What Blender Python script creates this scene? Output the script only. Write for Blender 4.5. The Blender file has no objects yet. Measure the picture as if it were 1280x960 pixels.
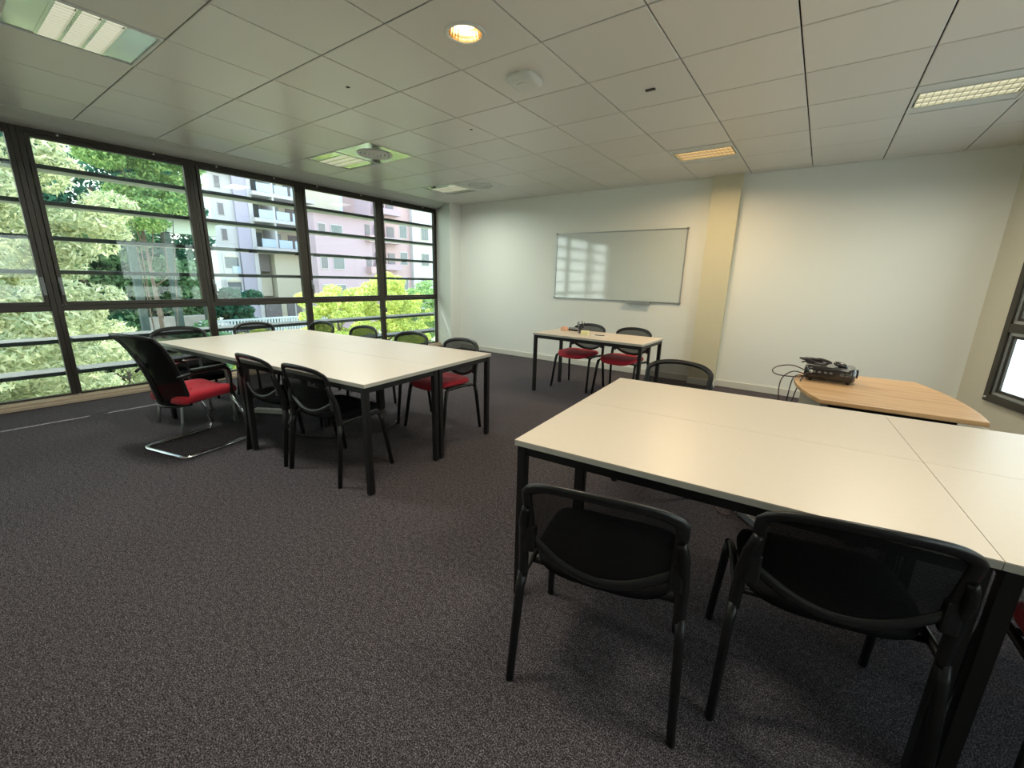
import bpy, bmesh, math, random
from mathutils import Vector, Matrix
R = math.radians
PI = math.pi
random.seed(7)
sc = bpy.context.scene
COL = sc.collection

# ------------------------------------------------------------------ camera, sky, sun, exposure
HC = 1.392
def make_camera():
    f, y, p, r = 525.3, 0.6184, 0.2444, 0.0243
    cy, sy = math.cos(y), math.sin(y)
    f0 = Vector((-sy, cy, 0)); r0 = Vector((cy, sy, 0)); u0 = Vector((0, 0, 1))
    fw = f0 * math.cos(p) - u0 * math.sin(p)
    up = f0 * math.sin(p) + u0 * math.cos(p)
    rt = r0 * math.cos(r) + up * math.sin(r)
    up = -r0 * math.sin(r) + up * math.cos(r)
    cam = bpy.data.cameras.new('camera'); o = bpy.data.objects.new('camera', cam)
    COL.objects.link(o)
    m = Matrix((rt, up, -fw)).transposed().to_4x4(); m.translation = (0, 0, HC)
    o.matrix_world = m
    cam.sensor_fit = 'HORIZONTAL'; cam.sensor_width = 36; cam.lens = 36 * f / 1280
    cam.clip_start = 0.05; cam.clip_end = 400
    sc.camera = o
make_camera()

sc.view_settings.view_transform = 'Standard'
sc.view_settings.look = 'None'
sc.view_settings.exposure = 1.3
sc.view_settings.gamma = 1.0
sc.view_settings.use_curve_mapping = False
sc.cycles.max_bounces = 10
sc.cycles.diffuse_bounces = 5
sc.cycles.glossy_bounces = 4
sc.cycles.transmission_bounces = 6
sc.cycles.transparent_max_bounces = 24
sc.cycles.use_denoising = True
sc.cycles.sample_clamp_indirect = 4.0
sc.cycles.caustics_reflective = False
sc.cycles.caustics_refractive = False

SKY = 2.1
SUN = 6.0
LAMP_W = 24.0
w = bpy.data.worlds.new('world'); sc.world = w; w.use_nodes = True
nt = w.node_tree; nt.nodes.clear()
out = nt.nodes.new('ShaderNodeOutputWorld'); bg = nt.nodes.new('ShaderNodeBackground')
tc = nt.nodes.new('ShaderNodeTexCoord'); sep = nt.nodes.new('ShaderNodeSeparateXYZ')
rp = nt.nodes.new('ShaderNodeValToRGB')
rp.color_ramp.elements[0].position = 0.0; rp.color_ramp.elements[0].color = (1.0, 0.99, 0.95, 1)
rp.color_ramp.elements[1].position = 0.8; rp.color_ramp.elements[1].color = (0.50, 0.68, 1.0, 1)
e = rp.color_ramp.elements.new(0.25); e.color = (0.92, 0.96, 1.0, 1)
nt.links.new(tc.outputs['Generated'], sep.inputs[0]); nt.links.new(sep.outputs['Z'], rp.inputs[0])
nt.links.new(rp.outputs[0], bg.inputs['Color']); bg.inputs['Strength'].default_value = SKY
nt.links.new(bg.outputs[0], out.inputs[0])

sl = bpy.data.lights.new('sun', 'SUN'); sl.energy = SUN; sl.angle = R(0.6); sl.color = (1.0, 0.96, 0.88)
so = bpy.data.objects.new('sun', sl); COL.objects.link(so)
so.rotation_euler = Vector((-1.0, 0.02, 1.0)).to_track_quat('Z', 'Y').to_euler()

def portal(name, loc, sx, sy, direction):
    l = bpy.data.lights.new(name, 'AREA'); l.shape = 'RECTANGLE'; l.size = sx; l.size_y = sy
    l.cycles.is_portal = True
    o = bpy.data.objects.new(name, l); COL.objects.link(o); o.location = loc
    o.rotation_euler = (-Vector(direction)).to_track_quat('Z', 'Y').to_euler()
    return o
portal('window_portal', (-7.05, 2.1, 1.35), 8.8, 2.7, (1, 0, 0)).rotation_euler = (R(90), 0, R(-90))

# ------------------------------------------------------------------ materials
MATS = {}
def mat(name, col, rough=0.6, metal=0.0, spec=0.5, bump=None, noise=None, coat=0.0, sheen=0.0):
    """noise=(scale, amount, colour2); bump=(scale, strength)"""
    m = bpy.data.materials.new(name); m.use_nodes = True
    n = m.node_tree; b = n.nodes['Principled BSDF']
    b.inputs['Base Color'].default_value = (*col, 1); b.inputs['Roughness'].default_value = rough
    b.inputs['Metallic'].default_value = metal; b.inputs['Specular IOR Level'].default_value = spec
    if coat: b.inputs['Coat Weight'].default_value = coat
    if sheen: b.inputs['Sheen Weight'].default_value = sheen
    t = n.nodes.new('ShaderNodeTexCoord')
    if noise:
        x = n.nodes.new('ShaderNodeTexNoise'); x.inputs['Scale'].default_value = noise[0]
        x.inputs['Detail'].default_value = 4
        n.links.new(t.outputs['Object'], x.inputs['Vector'])
        r = n.nodes.new('ShaderNodeValToRGB')
        r.color_ramp.elements[0].position = 0.5 - noise[1]; r.color_ramp.elements[0].color = (*col, 1)
        r.color_ramp.elements[1].position = 0.5 + noise[1]; r.color_ramp.elements[1].color = (*noise[2], 1)
        n.links.new(x.outputs['Fac'], r.inputs[0]); n.links.new(r.outputs[0], b.inputs['Base Color'])
    if bump:
        x = n.nodes.new('ShaderNodeTexNoise'); x.inputs['Scale'].default_value = bump[0]; x.inputs['Detail'].default_value = 3
        n.links.new(t.outputs['Object'], x.inputs['Vector'])
        q = n.nodes.new('ShaderNodeBump'); q.inputs['Strength'].default_value = bump[1]; q.inputs['Distance'].default_value = 0.01
        n.links.new(x.outputs['Fac'], q.inputs['Height']); n.links.new(q.outputs[0], b.inputs['Normal'])
    MATS[name] = m
    return m

def srgb(r, g, b):
    f = lambda c: ((c / 255 + 0.055) / 1.055) ** 2.4 if c > 10 else c / 255 / 12.92
    return (f(r), f(g), f(b))

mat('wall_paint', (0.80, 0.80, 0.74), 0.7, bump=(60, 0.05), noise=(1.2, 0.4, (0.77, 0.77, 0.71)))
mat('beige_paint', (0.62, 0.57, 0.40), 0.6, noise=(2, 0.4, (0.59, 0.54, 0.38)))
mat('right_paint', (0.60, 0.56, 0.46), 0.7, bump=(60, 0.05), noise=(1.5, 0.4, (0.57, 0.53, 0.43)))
mat('plaster', (0.66, 0.66, 0.60), 0.55, noise=(1.5, 0.4, (0.63, 0.63, 0.57)))
mat('dark_gap', (0.03, 0.03, 0.03), 0.9, noise=(5, 0.3, (0.04, 0.03, 0.03)))
mat('baseboard', (0.66, 0.64, 0.57), 0.45, noise=(3, 0.4, (0.62, 0.60, 0.53)))
mat('bronze', (0.035, 0.029, 0.022), 0.38, metal=0.35, noise=(9, 0.4, (0.048, 0.040, 0.031)))
mat('curb_stone', (0.55, 0.43, 0.32), 0.5, noise=(14, 0.3, (0.48, 0.37, 0.27)))
mat('blade_underside_lit', (0.84, 0.80, 0.75), 0.6, noise=(6, 0.4, (0.60, 0.57, 0.52)))  # blade underside: pale colour stands in for light bounced from the ground
mat('blade_top_shaded', (0.022, 0.026, 0.028), 0.7, spec=0.2, noise=(6, 0.4, (0.03, 0.034, 0.036)))  # blade top: shade between the blades is put into this dark colour
mat('blade_edge', (0.055, 0.058, 0.062), 0.5, noise=(6, 0.4, (0.045, 0.048, 0.05)))
mat('table_top', (0.71, 0.61, 0.505), 0.36, noise=(40, 0.35, (0.68, 0.585, 0.48)))
mat('table_edge', (0.46, 0.44, 0.39), 0.5, noise=(20, 0.3, (0.42, 0.40, 0.36)))
mat('black_metal', (0.006, 0.006, 0.006), 0.42, spec=0.4, noise=(20, 0.3, (0.010, 0.009, 0.009)))
mat('black_plastic', (0.007, 0.007, 0.007), 0.38, spec=0.45, noise=(30, 0.3, (0.011, 0.010, 0.010)))
mat('black_fabric', (0.005, 0.005, 0.006), 0.95, spec=0.1, bump=(300, 0.3), noise=(80, 0.3, (0.008, 0.007, 0.008)))
mat('red_fabric', (0.50, 0.012, 0.03), 0.85, bump=(350, 0.3), noise=(120, 0.3, (0.40, 0.008, 0.022)), sheen=0.15)
mat('chrome', (0.80, 0.82, 0.84), 0.12, metal=1.0, noise=(3, 0.4, (0.75, 0.77, 0.8)))
mat('steel', (0.55, 0.56, 0.55), 0.3, metal=0.9, noise=(12, 0.3, (0.5, 0.5, 0.5)))
mat('white_plastic', (0.72, 0.73, 0.68), 0.4, noise=(8, 0.4, (0.69, 0.70, 0.65)))
mat('grey_plastic', (0.22, 0.23, 0.24), 0.4, noise=(8, 0.4, (0.19, 0.2, 0.21)))
mat('board_white', (0.62, 0.66, 0.62), 0.07, noise=(3, 0.4, (0.60, 0.64, 0.60)), coat=0.3)
mat('board_frame', (0.42, 0.43, 0.42), 0.35, metal=0.7, noise=(12, 0.3, (0.38, 0.39, 0.38)))
mat('reflector', (0.72, 0.74, 0.66), 0.15, metal=1.0, noise=(3, 0.4, (0.68, 0.7, 0.62)))
mat('warm_lit_reflector', (0.85, 0.66, 0.42), 0.22, metal=1.0, noise=(3, 0.4, (0.8, 0.6, 0.36)))  # the lamp's warm glow is put into the dish colour
mat('panel_beige', (0.42, 0.38, 0.31), 0.5, noise=(8, 0.4, (0.39, 0.35, 0.29)))
mat('tissue_orange', (0.75, 0.35, 0.20), 0.6, noise=(20, 0.4, (0.8, 0.5, 0.35)))
mat('paper', (0.80, 0.78, 0.70), 0.7, noise=(20, 0.4, (0.76, 0.74, 0.66)))
mat('sticky_yellow', (0.85, 0.80, 0.45), 0.6, noise=(20, 0.4, (0.8, 0.76, 0.42)))
mat('pen_purple', (0.10, 0.08, 0.16), 0.4, noise=(20, 0.4, (0.2, 0.15, 0.25)))
mat('cable', (0.02, 0.014, 0.014), 0.5, noise=(20, 0.4, (0.03, 0.02, 0.02)))
mat('maroon_cable', (0.05, 0.015, 0.015), 0.5, noise=(20, 0.4, (0.07, 0.02, 0.02)))
mat('strip_white', (0.58, 0.55, 0.48), 0.45, noise=(20, 0.4, (0.52, 0.49, 0.43)))
mat('switch_orange', (0.7, 0.18, 0.03), 0.35, noise=(20, 0.4, (0.6, 0.14, 0.02)))
mat('projector_black', (0.018, 0.016, 0.015), 0.22, noise=(15, 0.3, (0.03, 0.027, 0.025)), coat=0.4)
mat('grass', (0.30, 0.34, 0.17), 0.9, noise=(0.8, 0.3, (0.42, 0.42, 0.26)))
mat('asphalt', (0.42, 0.41, 0.39), 0.9, noise=(2, 0.3, (0.48, 0.47, 0.44)))
mat('bark', (0.09, 0.065, 0.045), 0.9, noise=(5, 0.3, (0.14, 0.10, 0.07)))
mat('fac_white', (0.5, 0.475, 0.48), 0.8, noise=(0.6, 0.4, (0.46, 0.435, 0.445)))
mat('fac_lavender', (0.42, 0.375, 0.46), 0.8, noise=(0.6, 0.4, (0.39, 0.345, 0.43)))
mat('fac_pink', (0.42, 0.305, 0.345), 0.8, noise=(0.6, 0.4, (0.39, 0.28, 0.32)))
mat('fac_rose', (0.47, 0.32, 0.325), 0.8, noise=(0.6, 0.4, (0.43, 0.29, 0.295)))
mat('fac_cream', (0.54, 0.49, 0.39), 0.8, noise=(0.6, 0.4, (0.5, 0.455, 0.36)))
mat('fac_blue', (0.48, 0.54, 0.62), 0.6, noise=(0.6, 0.4, (0.45, 0.51, 0.59)))
mat('fac_glass', (0.10, 0.12, 0.13), 0.15, noise=(1.0, 0.3, (0.17, 0.18, 0.18)))
mat('fac_dark', (0.16, 0.14, 0.15), 0.8, noise=(1.0, 0.3, (0.20, 0.18, 0.18)))
mat('balcony_panel', (0.42, 0.5, 0.6), 0.35, noise=(1.0, 0.3, (0.37, 0.45, 0.56)))
mat('brown_blind', (0.24, 0.14, 0.1), 0.7, noise=(2.0, 0.3, (0.2, 0.12, 0.08)))
mat('roof_grey', (0.40, 0.42, 0.43), 0.7, noise=(2.0, 0.3, (0.36, 0.38, 0.39)))
mat('stone_wall', (0.36, 0.32, 0.27), 0.9, noise=(2.0, 0.2, (0.27, 0.24, 0.21)))
mat('rail_paint', (0.42, 0.45, 0.47), 0.6, noise=(2.0, 0.3, (0.38, 0.41, 0.43)))
mat('pavilion_band', (0.40, 0.44, 0.37), 0.8, noise=(1.0, 0.3, (0.36, 0.40, 0.34)))
mat('dark_post', (0.035, 0.055, 0.045), 0.8, noise=(1.0, 0.3, (0.05, 0.07, 0.06)))

def leaf_mat(name, c1, c2, trans=0.45):
    m = bpy.data.materials.new(name); m.use_nodes = True; n = m.node_tree; n.nodes.clear()
    o = n.nodes.new('ShaderNodeOutputMaterial'); d = n.nodes.new('ShaderNodeBsdfDiffuse'); t = n.nodes.new('ShaderNodeBsdfTranslucent')
    mx = n.nodes.new('ShaderNodeMixShader'); mx.inputs[0].default_value = trans
    g = n.nodes.new('ShaderNodeNewGeometry'); r = n.nodes.new('ShaderNodeValToRGB')
    r.color_ramp.elements[0].color = (*c1, 1); r.color_ramp.elements[1].color = (*c2, 1)
    n.links.new(g.outputs['Random Per Island'], r.inputs[0])
    n.links.new(r.outputs[0], d.inputs[0]); n.links.new(r.outputs[0], t.inputs[0])
    n.links.new(d.outputs[0], mx.inputs[1]); n.links.new(t.outputs[0], mx.inputs[2]); n.links.new(mx.outputs[0], o.inputs[0])
    MATS[name] = m
leaf_mat('leaf_pale', (0.26, 0.32, 0.16), (0.78, 0.76, 0.50))
leaf_mat('leaf_fresh', (0.10, 0.24, 0.09), (0.46, 0.58, 0.22))
leaf_mat('leaf_dark', (0.020, 0.07, 0.045), (0.06, 0.17, 0.10), 0.3)
leaf_mat('leaf_mid', (0.10, 0.20, 0.09), (0.26, 0.38, 0.20))
leaf_mat('leaf_yellow', (0.30, 0.42, 0.08), (0.90, 0.86, 0.30), 0.5)

def carpet():
    m = bpy.data.materials.new('carpet'); m.use_nodes = True; n = m.node_tree; b = n.nodes['Principled BSDF']
    b.inputs['Roughness'].default_value = 0.95; b.inputs['Specular IOR Level'].default_value = 0.1
    t = n.nodes.new('ShaderNodeTexCoord')
    x = n.nodes.new('ShaderNodeTexNoise'); x.inputs['Scale'].default_value = 210; x.inputs['Detail'].default_value = 3; x.inputs['Roughness'].default_value = 0.8
    n.links.new(t.outputs['Object'], x.inputs['Vector'])
    r = n.nodes.new('ShaderNodeValToRGB')
    r.color_ramp.elements[0].position = 0.40; r.color_ramp.elements[0].color = (0.012, 0.009, 0.011, 1)
    r.color_ramp.elements[1].position = 0.66; r.color_ramp.elements[1].color = (0.30, 0.265, 0.285, 1)
    k = r.color_ramp.elements.new(0.5); k.color = (0.058, 0.049, 0.056, 1)
    n.links.new(x.outputs['Fac'], r.inputs[0])
    y = n.nodes.new('ShaderNodeTexNoise'); y.inputs['Scale'].default_value = 48; y.inputs['Detail'].default_value = 5; y.inputs['Roughness'].default_value = 0.7
    n.links.new(t.outputs['Object'], y.inputs['Vector'])
    mx = n.nodes.new('ShaderNodeMixRGB'); mx.blend_type = 'MULTIPLY'; mx.inputs[0].default_value = 0.55
    y2 = n.nodes.new('ShaderNodeMapRange'); y2.inputs['From Min'].default_value = 0.36; y2.inputs['From Max'].default_value = 0.64; y2.inputs['To Min'].default_value = 0.25; y2.inputs['To Max'].default_value = 1.5; y2.clamp = True
    n.links.new(y.outputs['Fac'], y2.inputs['Value'])
    n.links.new(r.outputs[0], mx.inputs[1]); n.links.new(y2.outputs[0], mx.inputs[2]); n.links.new(mx.outputs[0], b.inputs['Base Color'])
    q = n.nodes.new('ShaderNodeBump'); q.inputs['Strength'].default_value = 0.35; q.inputs['Distance'].default_value = 0.004
    n.links.new(x.outputs['Fac'], q.inputs['Height']); n.links.new(q.outputs[0], b.inputs['Normal'])
    MATS['carpet'] = m
carpet()

def tile_mat():
    m = bpy.data.materials.new('ceiling_tile'); m.use_nodes = True; n = m.node_tree; b = n.nodes['Principled BSDF']
    b.inputs['Roughness'].default_value = 0.33; b.inputs['Specular IOR Level'].default_value = 0.6
    g = n.nodes.new('ShaderNodeNewGeometry'); r = n.nodes.new('ShaderNodeValToRGB')
    r.color_ramp.elements[0].color = (0.72, 0.69, 0.63, 1); r.color_ramp.elements[1].color = (0.765, 0.74, 0.68, 1)
    n.links.new(g.outputs['Random Per Island'], r.inputs[0]); n.links.new(r.outputs[0], b.inputs['Base Color'])
    MATS['ceiling_tile'] = m
tile_mat()

def mesh_fabric(name, opacity, col=(0.006, 0.006, 0.006)):
    m = bpy.data.materials.new(name); m.use_nodes = True; n = m.node_tree; n.nodes.clear()
    o = n.nodes.new('ShaderNodeOutputMaterial'); d = n.nodes.new('ShaderNodeBsdfPrincipled'); t = n.nodes.new('ShaderNodeBsdfTransparent')
    d.inputs['Base Color'].default_value = (*col, 1); d.inputs['Roughness'].default_value = 0.7; d.inputs['Specular IOR Level'].default_value = 0.15
    tc_ = n.nodes.new('ShaderNodeTexCoord'); wv = n.nodes.new('ShaderNodeTexWave'); wv.wave_type = 'BANDS'; wv.bands_direction = 'Z'
    wv.inputs['Scale'].default_value = 70; n.links.new(tc_.outputs['Object'], wv.inputs['Vector'])
    mr = n.nodes.new('ShaderNodeMapRange'); mr.inputs['To Min'].default_value = opacity - 0.16; mr.inputs['To Max'].default_value = opacity + 0.16
    n.links.new(wv.outputs['Fac'], mr.inputs['Value'])
    mx = n.nodes.new('ShaderNodeMixShader'); n.links.new(mr.outputs[0], mx.inputs[0])
    n.links.new(t.outputs[0], mx.inputs[1]); n.links.new(d.outputs[0], mx.inputs[2]); n.links.new(mx.outputs[0], o.inputs[0])
    MATS[name] = m
mesh_fabric('back_mesh', 0.80)
mesh_fabric('dense_mesh', 0.84)

def glass_mat(name, tint, refl=1.0):
    m = bpy.data.materials.new(name); m.use_nodes = True; n = m.node_tree; n.nodes.clear()
    o = n.nodes.new('ShaderNodeOutputMaterial'); t = n.nodes.new('ShaderNodeBsdfTransparent'); g = n.nodes.new('ShaderNodeBsdfGlossy')
    t.inputs[0].default_value = (*tint, 1); g.inputs['Roughness'].default_value = 0.02
    f = n.nodes.new('ShaderNodeLayerWeight'); f.inputs['Blend'].default_value = 0.5
    pw = n.nodes.new('ShaderNodeMath'); pw.operation = 'POWER'; pw.inputs[1].default_value = 5.0
    n.links.new(f.outputs['Facing'], pw.inputs[0])
    mu = n.nodes.new('ShaderNodeMath'); mu.operation = 'MULTIPLY_ADD'; mu.inputs[1].default_value = 0.9; mu.inputs[2].default_value = 0.04 * refl
    n.links.new(pw.outputs[0], mu.inputs[0])
    mx = n.nodes.new('ShaderNodeMixShader'); n.links.new(mu.outputs[0], mx.inputs[0])
    n.links.new(t.outputs[0], mx.inputs[1]); n.links.new(g.outputs[0], mx.inputs[2]); n.links.new(mx.outputs[0], o.inputs[0])
    MATS[name] = m
glass_mat('window_glass', (0.86, 0.93, 0.91), 1.0)
glass_mat('cup_glass', (0.75, 0.76, 0.82), 1.5)

def emis(name, col, strength):
    m = bpy.data.materials.new(name); m.use_nodes = True; n = m.node_tree; n.nodes.clear()
    o = n.nodes.new('ShaderNodeOutputMaterial'); e_ = n.nodes.new('ShaderNodeEmission')
    e_.inputs[0].default_value = (*col, 1); e_.inputs[1].default_value = strength
    n.links.new(e_.outputs[0], o.inputs[0]); MATS[name] = m
emis('tube_cool', (1.0, 0.97, 0.80), 0.38)
emis('tube_pale', (1.0, 0.95, 0.66), 0.34)
emis('tube_warm', (1.0, 0.62, 0.27), 0.38)
emis('bulb_warm', (1.0, 0.75, 0.42), 3.0)

def wood_mat():
    m = bpy.data.materials.new('beech_wood'); m.use_nodes = True; n = m.node_tree; b = n.nodes['Principled BSDF']
    b.inputs['Roughness'].default_value = 0.38
    t = n.nodes.new('ShaderNodeTexCoord'); mp = n.nodes.new('ShaderNodeMapping'); mp.inputs['Scale'].default_value = (1.2, 14, 6)
    x = n.nodes.new('ShaderNodeTexNoise'); x.inputs['Scale'].default_value = 1.6; x.inputs['Detail'].default_value = 6; x.inputs['Distortion'].default_value = 0.6
    n.links.new(t.outputs['Object'], mp.inputs[0]); n.links.new(mp.outputs[0], x.inputs['Vector'])
    r = n.nodes.new('ShaderNodeValToRGB')
    r.color_ramp.elements[0].position = 0.3; r.color_ramp.elements[0].color = (0.50, 0.27, 0.12, 1)
    r.color_ramp.elements[1].position = 0.7; r.color_ramp.elements[1].color = (0.68, 0.43, 0.22, 1)
    n.links.new(x.outputs['Fac'], r.inputs[0]); n.links.new(r.outputs[0], b.inputs['Base Color'])
    MATS['beech_wood'] = m
wood_mat()

MATS['board_white'].node_tree.nodes['Principled BSDF'].inputs['IOR'].default_value = 1.9
# ------------------------------------------------------------------ helpers
def BM(): return bmesh.new()
def box(bm, x0, x1, y0, y1, z0, z1, mi=0, M=None):
    vs = [bm.verts.new(((M @ Vector(c)) if M else Vector(c))) for c in
          [(x0,y0,z0),(x1,y0,z0),(x1,y1,z0),(x0,y1,z0),(x0,y0,z1),(x1,y0,z1),(x1,y1,z1),(x0,y1,z1)]]
    for f in ((0,3,2,1),(4,5,6,7),(0,1,5,4),(1,2,6,5),(2,3,7,6),(3,0,4,7)):
        fc = bm.faces.new([vs[i] for i in f]); fc.material_index = mi
    return vs
def tube(bm, pts, r, seg=8, closed=False, mi=0, flat=1.0, smooth_n=0, up=(0,0,1)):
    """round (or flattened along the second axis) tube along a polyline"""
    P = [Vector(p) for p in pts]
    if smooth_n:
        Q = []; n = len(P)
        rng = range(n if closed else n - 1)
        for i in rng:
            p0 = P[(i-1) % n] if (closed or i > 0) else P[i]; p1 = P[i]; p2 = P[(i+1) % n]
            p3 = P[(i+2) % n] if (closed or i + 2 < n) else P[i+1]
            for k in range(smooth_n):
                t = k / smooth_n
                Q.append(0.5 * ((2*p1) + (p2-p0)*t + (2*p0-5*p1+4*p2-p3)*t*t + (-p0+3*p1-3*p2+p3)*t**3))
        if not closed: Q.append(P[-1])
        P = Q
    n = len(P); rings = []
    prev = None
    for i, p in enumerate(P):
        if closed: d = P[(i+1) % n] - P[(i-1) % n]
        else: d = P[min(i+1, n-1)] - P[max(i-1, 0)]
        d.normalize()
        u = Vector(up) if prev is None else prev
        a = u - d * u.dot(d)
        if a.length < 1e-4:
            a = Vector((1, 0, 0)) - d * d.x
            if a.length < 1e-4: a = Vector((0, 1, 0))
        a.normalize(); prev = a; b = d.cross(a)
        rr = r[i * (len(r)-1) // max(1, n-1)] if isinstance(r, (list, tuple)) else r
        rings.append([bm.verts.new(p + a * math.cos(2*PI*k/seg) * rr + b * math.sin(2*PI*k/seg) * rr * flat) for k in range(seg)])
    for i in range(n if closed else n - 1):
        A = rings[i]; B = rings[(i+1) % n]
        for k in range(seg):
            f = bm.faces.new((A[k], A[(k+1) % seg], B[(k+1) % seg], B[k])); f.smooth = True; f.material_index = mi
    if not closed:
        f = bm.faces.new(rings[0][::-1]); f.material_index = mi
        f = bm.faces.new(rings[-1]); f.material_index = mi
def lathe(bm, prof, seg=32, cx=0, cy=0, mi=0, cap=False, smooth=True):
    rings = [[bm.verts.new((cx + r*math.cos(2*PI*k/seg), cy + r*math.sin(2*PI*k/seg), z)) for k in range(seg)] for r, z in prof]
    for A, B in zip(rings, rings[1:]):
        for k in range(seg):
            f = bm.faces.new((A[k], A[(k+1) % seg], B[(k+1) % seg], B[k])); f.smooth = smooth; f.material_index = mi
    if cap:
        f = bm.faces.new(rings[0][::-1]); f.material_index = mi
        f = bm.faces.new(rings[-1]); f.material_index = mi
def prism(bm, outline, z0, z1, mi=0, mi_side=None):
    a = [bm.verts.new((x, y, z0)) for x, y in outline]; b = [bm.verts.new((x, y, z1)) for x, y in outline]
    n = len(a)
    f = bm.faces.new(a[::-1]); f.material_index = mi
    f = bm.faces.new(b); f.material_index = mi
    for i in range(n):
        f = bm.faces.new((a[i], a[(i+1) % n], b[(i+1) % n], b[i])); f.material_index = mi if mi_side is None else mi_side
def rrect(w_, d_, r_, n=6, cx=0, cy=0):
    o = []
    for sx, sy, a0 in ((1,1,0),(-1,1,90),(-1,-1,180),(1,-1,270)):
        for k in range(n+1):
            a = R(a0 + 90*k/n)
            o.append((cx + sx*(w_/2-r_) + r_*math.cos(a), cy + sy*(d_/2-r_) + r_*math.sin(a)))
    return o
def obj(name, bm, ms, parent=None, bevel=0, seg=2, smooth=False):
    me = bpy.data.meshes.new(name)
    bmesh.ops.recalc_face_normals(bm, faces=bm.faces)
    bm.to_mesh(me); bm.free()
    if isinstance(ms, str): ms = [ms]
    for k in ms: me.materials.append(MATS[k])
    o = bpy.data.objects.new(name, me); COL.objects.link(o)
    if smooth:
        for p in me.polygons: p.use_smooth = True
    if bevel:
        md = o.modifiers.new('bevel', 'BEVEL'); md.width = bevel; md.segments = seg; md.limit_method = 'ANGLE'; md.angle_limit = R(40)
    if parent is not None: o.parent = parent
    return o
def tag(o, label=None, cat=None, group=None, kind=None):
    if label: o['label'] = label
    if cat: o['category'] = cat
    if group: o['group'] = group
    if kind: o['kind'] = kind
    return o
def thing(name, label, cat, loc=(0,0,0), rz=0, group=None):
    o = bpy.data.objects.new(name, None); COL.objects.link(o); o.empty_display_size = 0.1
    o.location = loc; o.rotation_euler = (0, 0, rz)
    return tag(o, label, cat, group)
def struct(name, bm, ms, parent=None, **k):
    o = obj(name, bm, ms, parent, **k)
    if parent is None: o['kind'] = 'structure'
    return o
def dup(root, loc=None, rz=None, label=None, group=None):
    r = root.copy(); COL.objects.link(r)
    if loc is not None: r.location = loc
    if rz is not None: r.rotation_euler = (0, 0, rz)
    if label: r['label'] = label
    if group: r['group'] = group
    for ch in list(root.children):
        c = ch.copy(); COL.objects.link(c); c.parent = r
        for g in list(ch.children):
            d = g.copy(); COL.objects.link(d); d.parent = c
    return r

# ------------------------------------------------------------------ room shell
XW, YB, ZC, YR = -6.45, 6.386, 2.74, -2.6
TH = R(16.0)
def right_wall_pt(s):            # distance s from the back right corner along the slanted right wall
    return (1.366 + math.sin(TH)*s, YB - math.cos(TH)*s)
RWX = 1.366 + math.tan(TH) * (YB - YR)

bm = BM(); prism(bm, [(XW-0.25, YR-0.2), (RWX+0.3, YR-0.2), (1.366+0.25, YB+0.2), (XW-0.25, YB+0.2)], -0.2, 0.0)
struct('floor', bm, 'carpet')

bm = BM(); box(bm, XW-0.04, 1.41, YB, YB+0.2, -0.2, 3.1); struct('wall_back', bm, 'wall_paint')
bm = BM(); box(bm, XW-0.3, RWX+0.4, YR-0.2, YR, -0.2, 3.1); struct('wall_front', bm, 'wall_paint')
# slanted right wall with window opening s 0.42..3.2 and another behind s 4.6..8
W1 = (0.42, 3.3, 0.35, 2.25); W2 = (4.4, 7.6, 0.35, 2.25)
MR = Matrix.Translation((1.366, YB, 0)) @ Matrix.Rotation(-PI/2 + TH, 4, 'Z')   # local +x runs along the wall, +y points outside
SL = (YB - YR) / math.cos(TH)
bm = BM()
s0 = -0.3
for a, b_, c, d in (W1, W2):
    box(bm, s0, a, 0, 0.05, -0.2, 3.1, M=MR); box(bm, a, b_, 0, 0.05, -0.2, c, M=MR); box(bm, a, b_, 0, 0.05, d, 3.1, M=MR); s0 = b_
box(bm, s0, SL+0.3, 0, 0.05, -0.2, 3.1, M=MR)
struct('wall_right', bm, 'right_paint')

# back wall pilaster and corner pilaster
bm = BM()
prism(bm, [(-1.36, YB+0.02), (-1.36, 6.27), (-1.02, 6.27), (-1.02, YB+0.02)], 0, ZC)
struct('trim_pilaster', bm, 'beige_paint')
bm = BM(); prism(bm, [(XW-0.12, YB+0.02), (XW-0.12, 6.34), (XW+0.08, 6.31), (-5.85, 6.09), (-5.85, YB+0.02)], 0, ZC)
struct('wall_corner_pilaster', bm, 'wall_paint')

# baseboards
bm = BM(); box(bm, -5.85, -1.36, YB-0.016, YB+0.01, 0, 0.09); box(bm, -1.02, 1.366, YB-0.016, YB+0.01, 0, 0.09)
box(bm, -1.37, -1.01, 6.256, 6.272, 0, 0.09); box(bm, -1.022, -1.006, 6.262, YB, 0, 0.09)
struct('baseboard_back', bm, 'baseboard', bevel=0.004)
bm = BM(); box(bm, 0.0, SL, -0.016, 0.01, 0, 0.09, M=MR); struct('baseboard_right', bm, 'baseboard', bevel=0.004)

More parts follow.
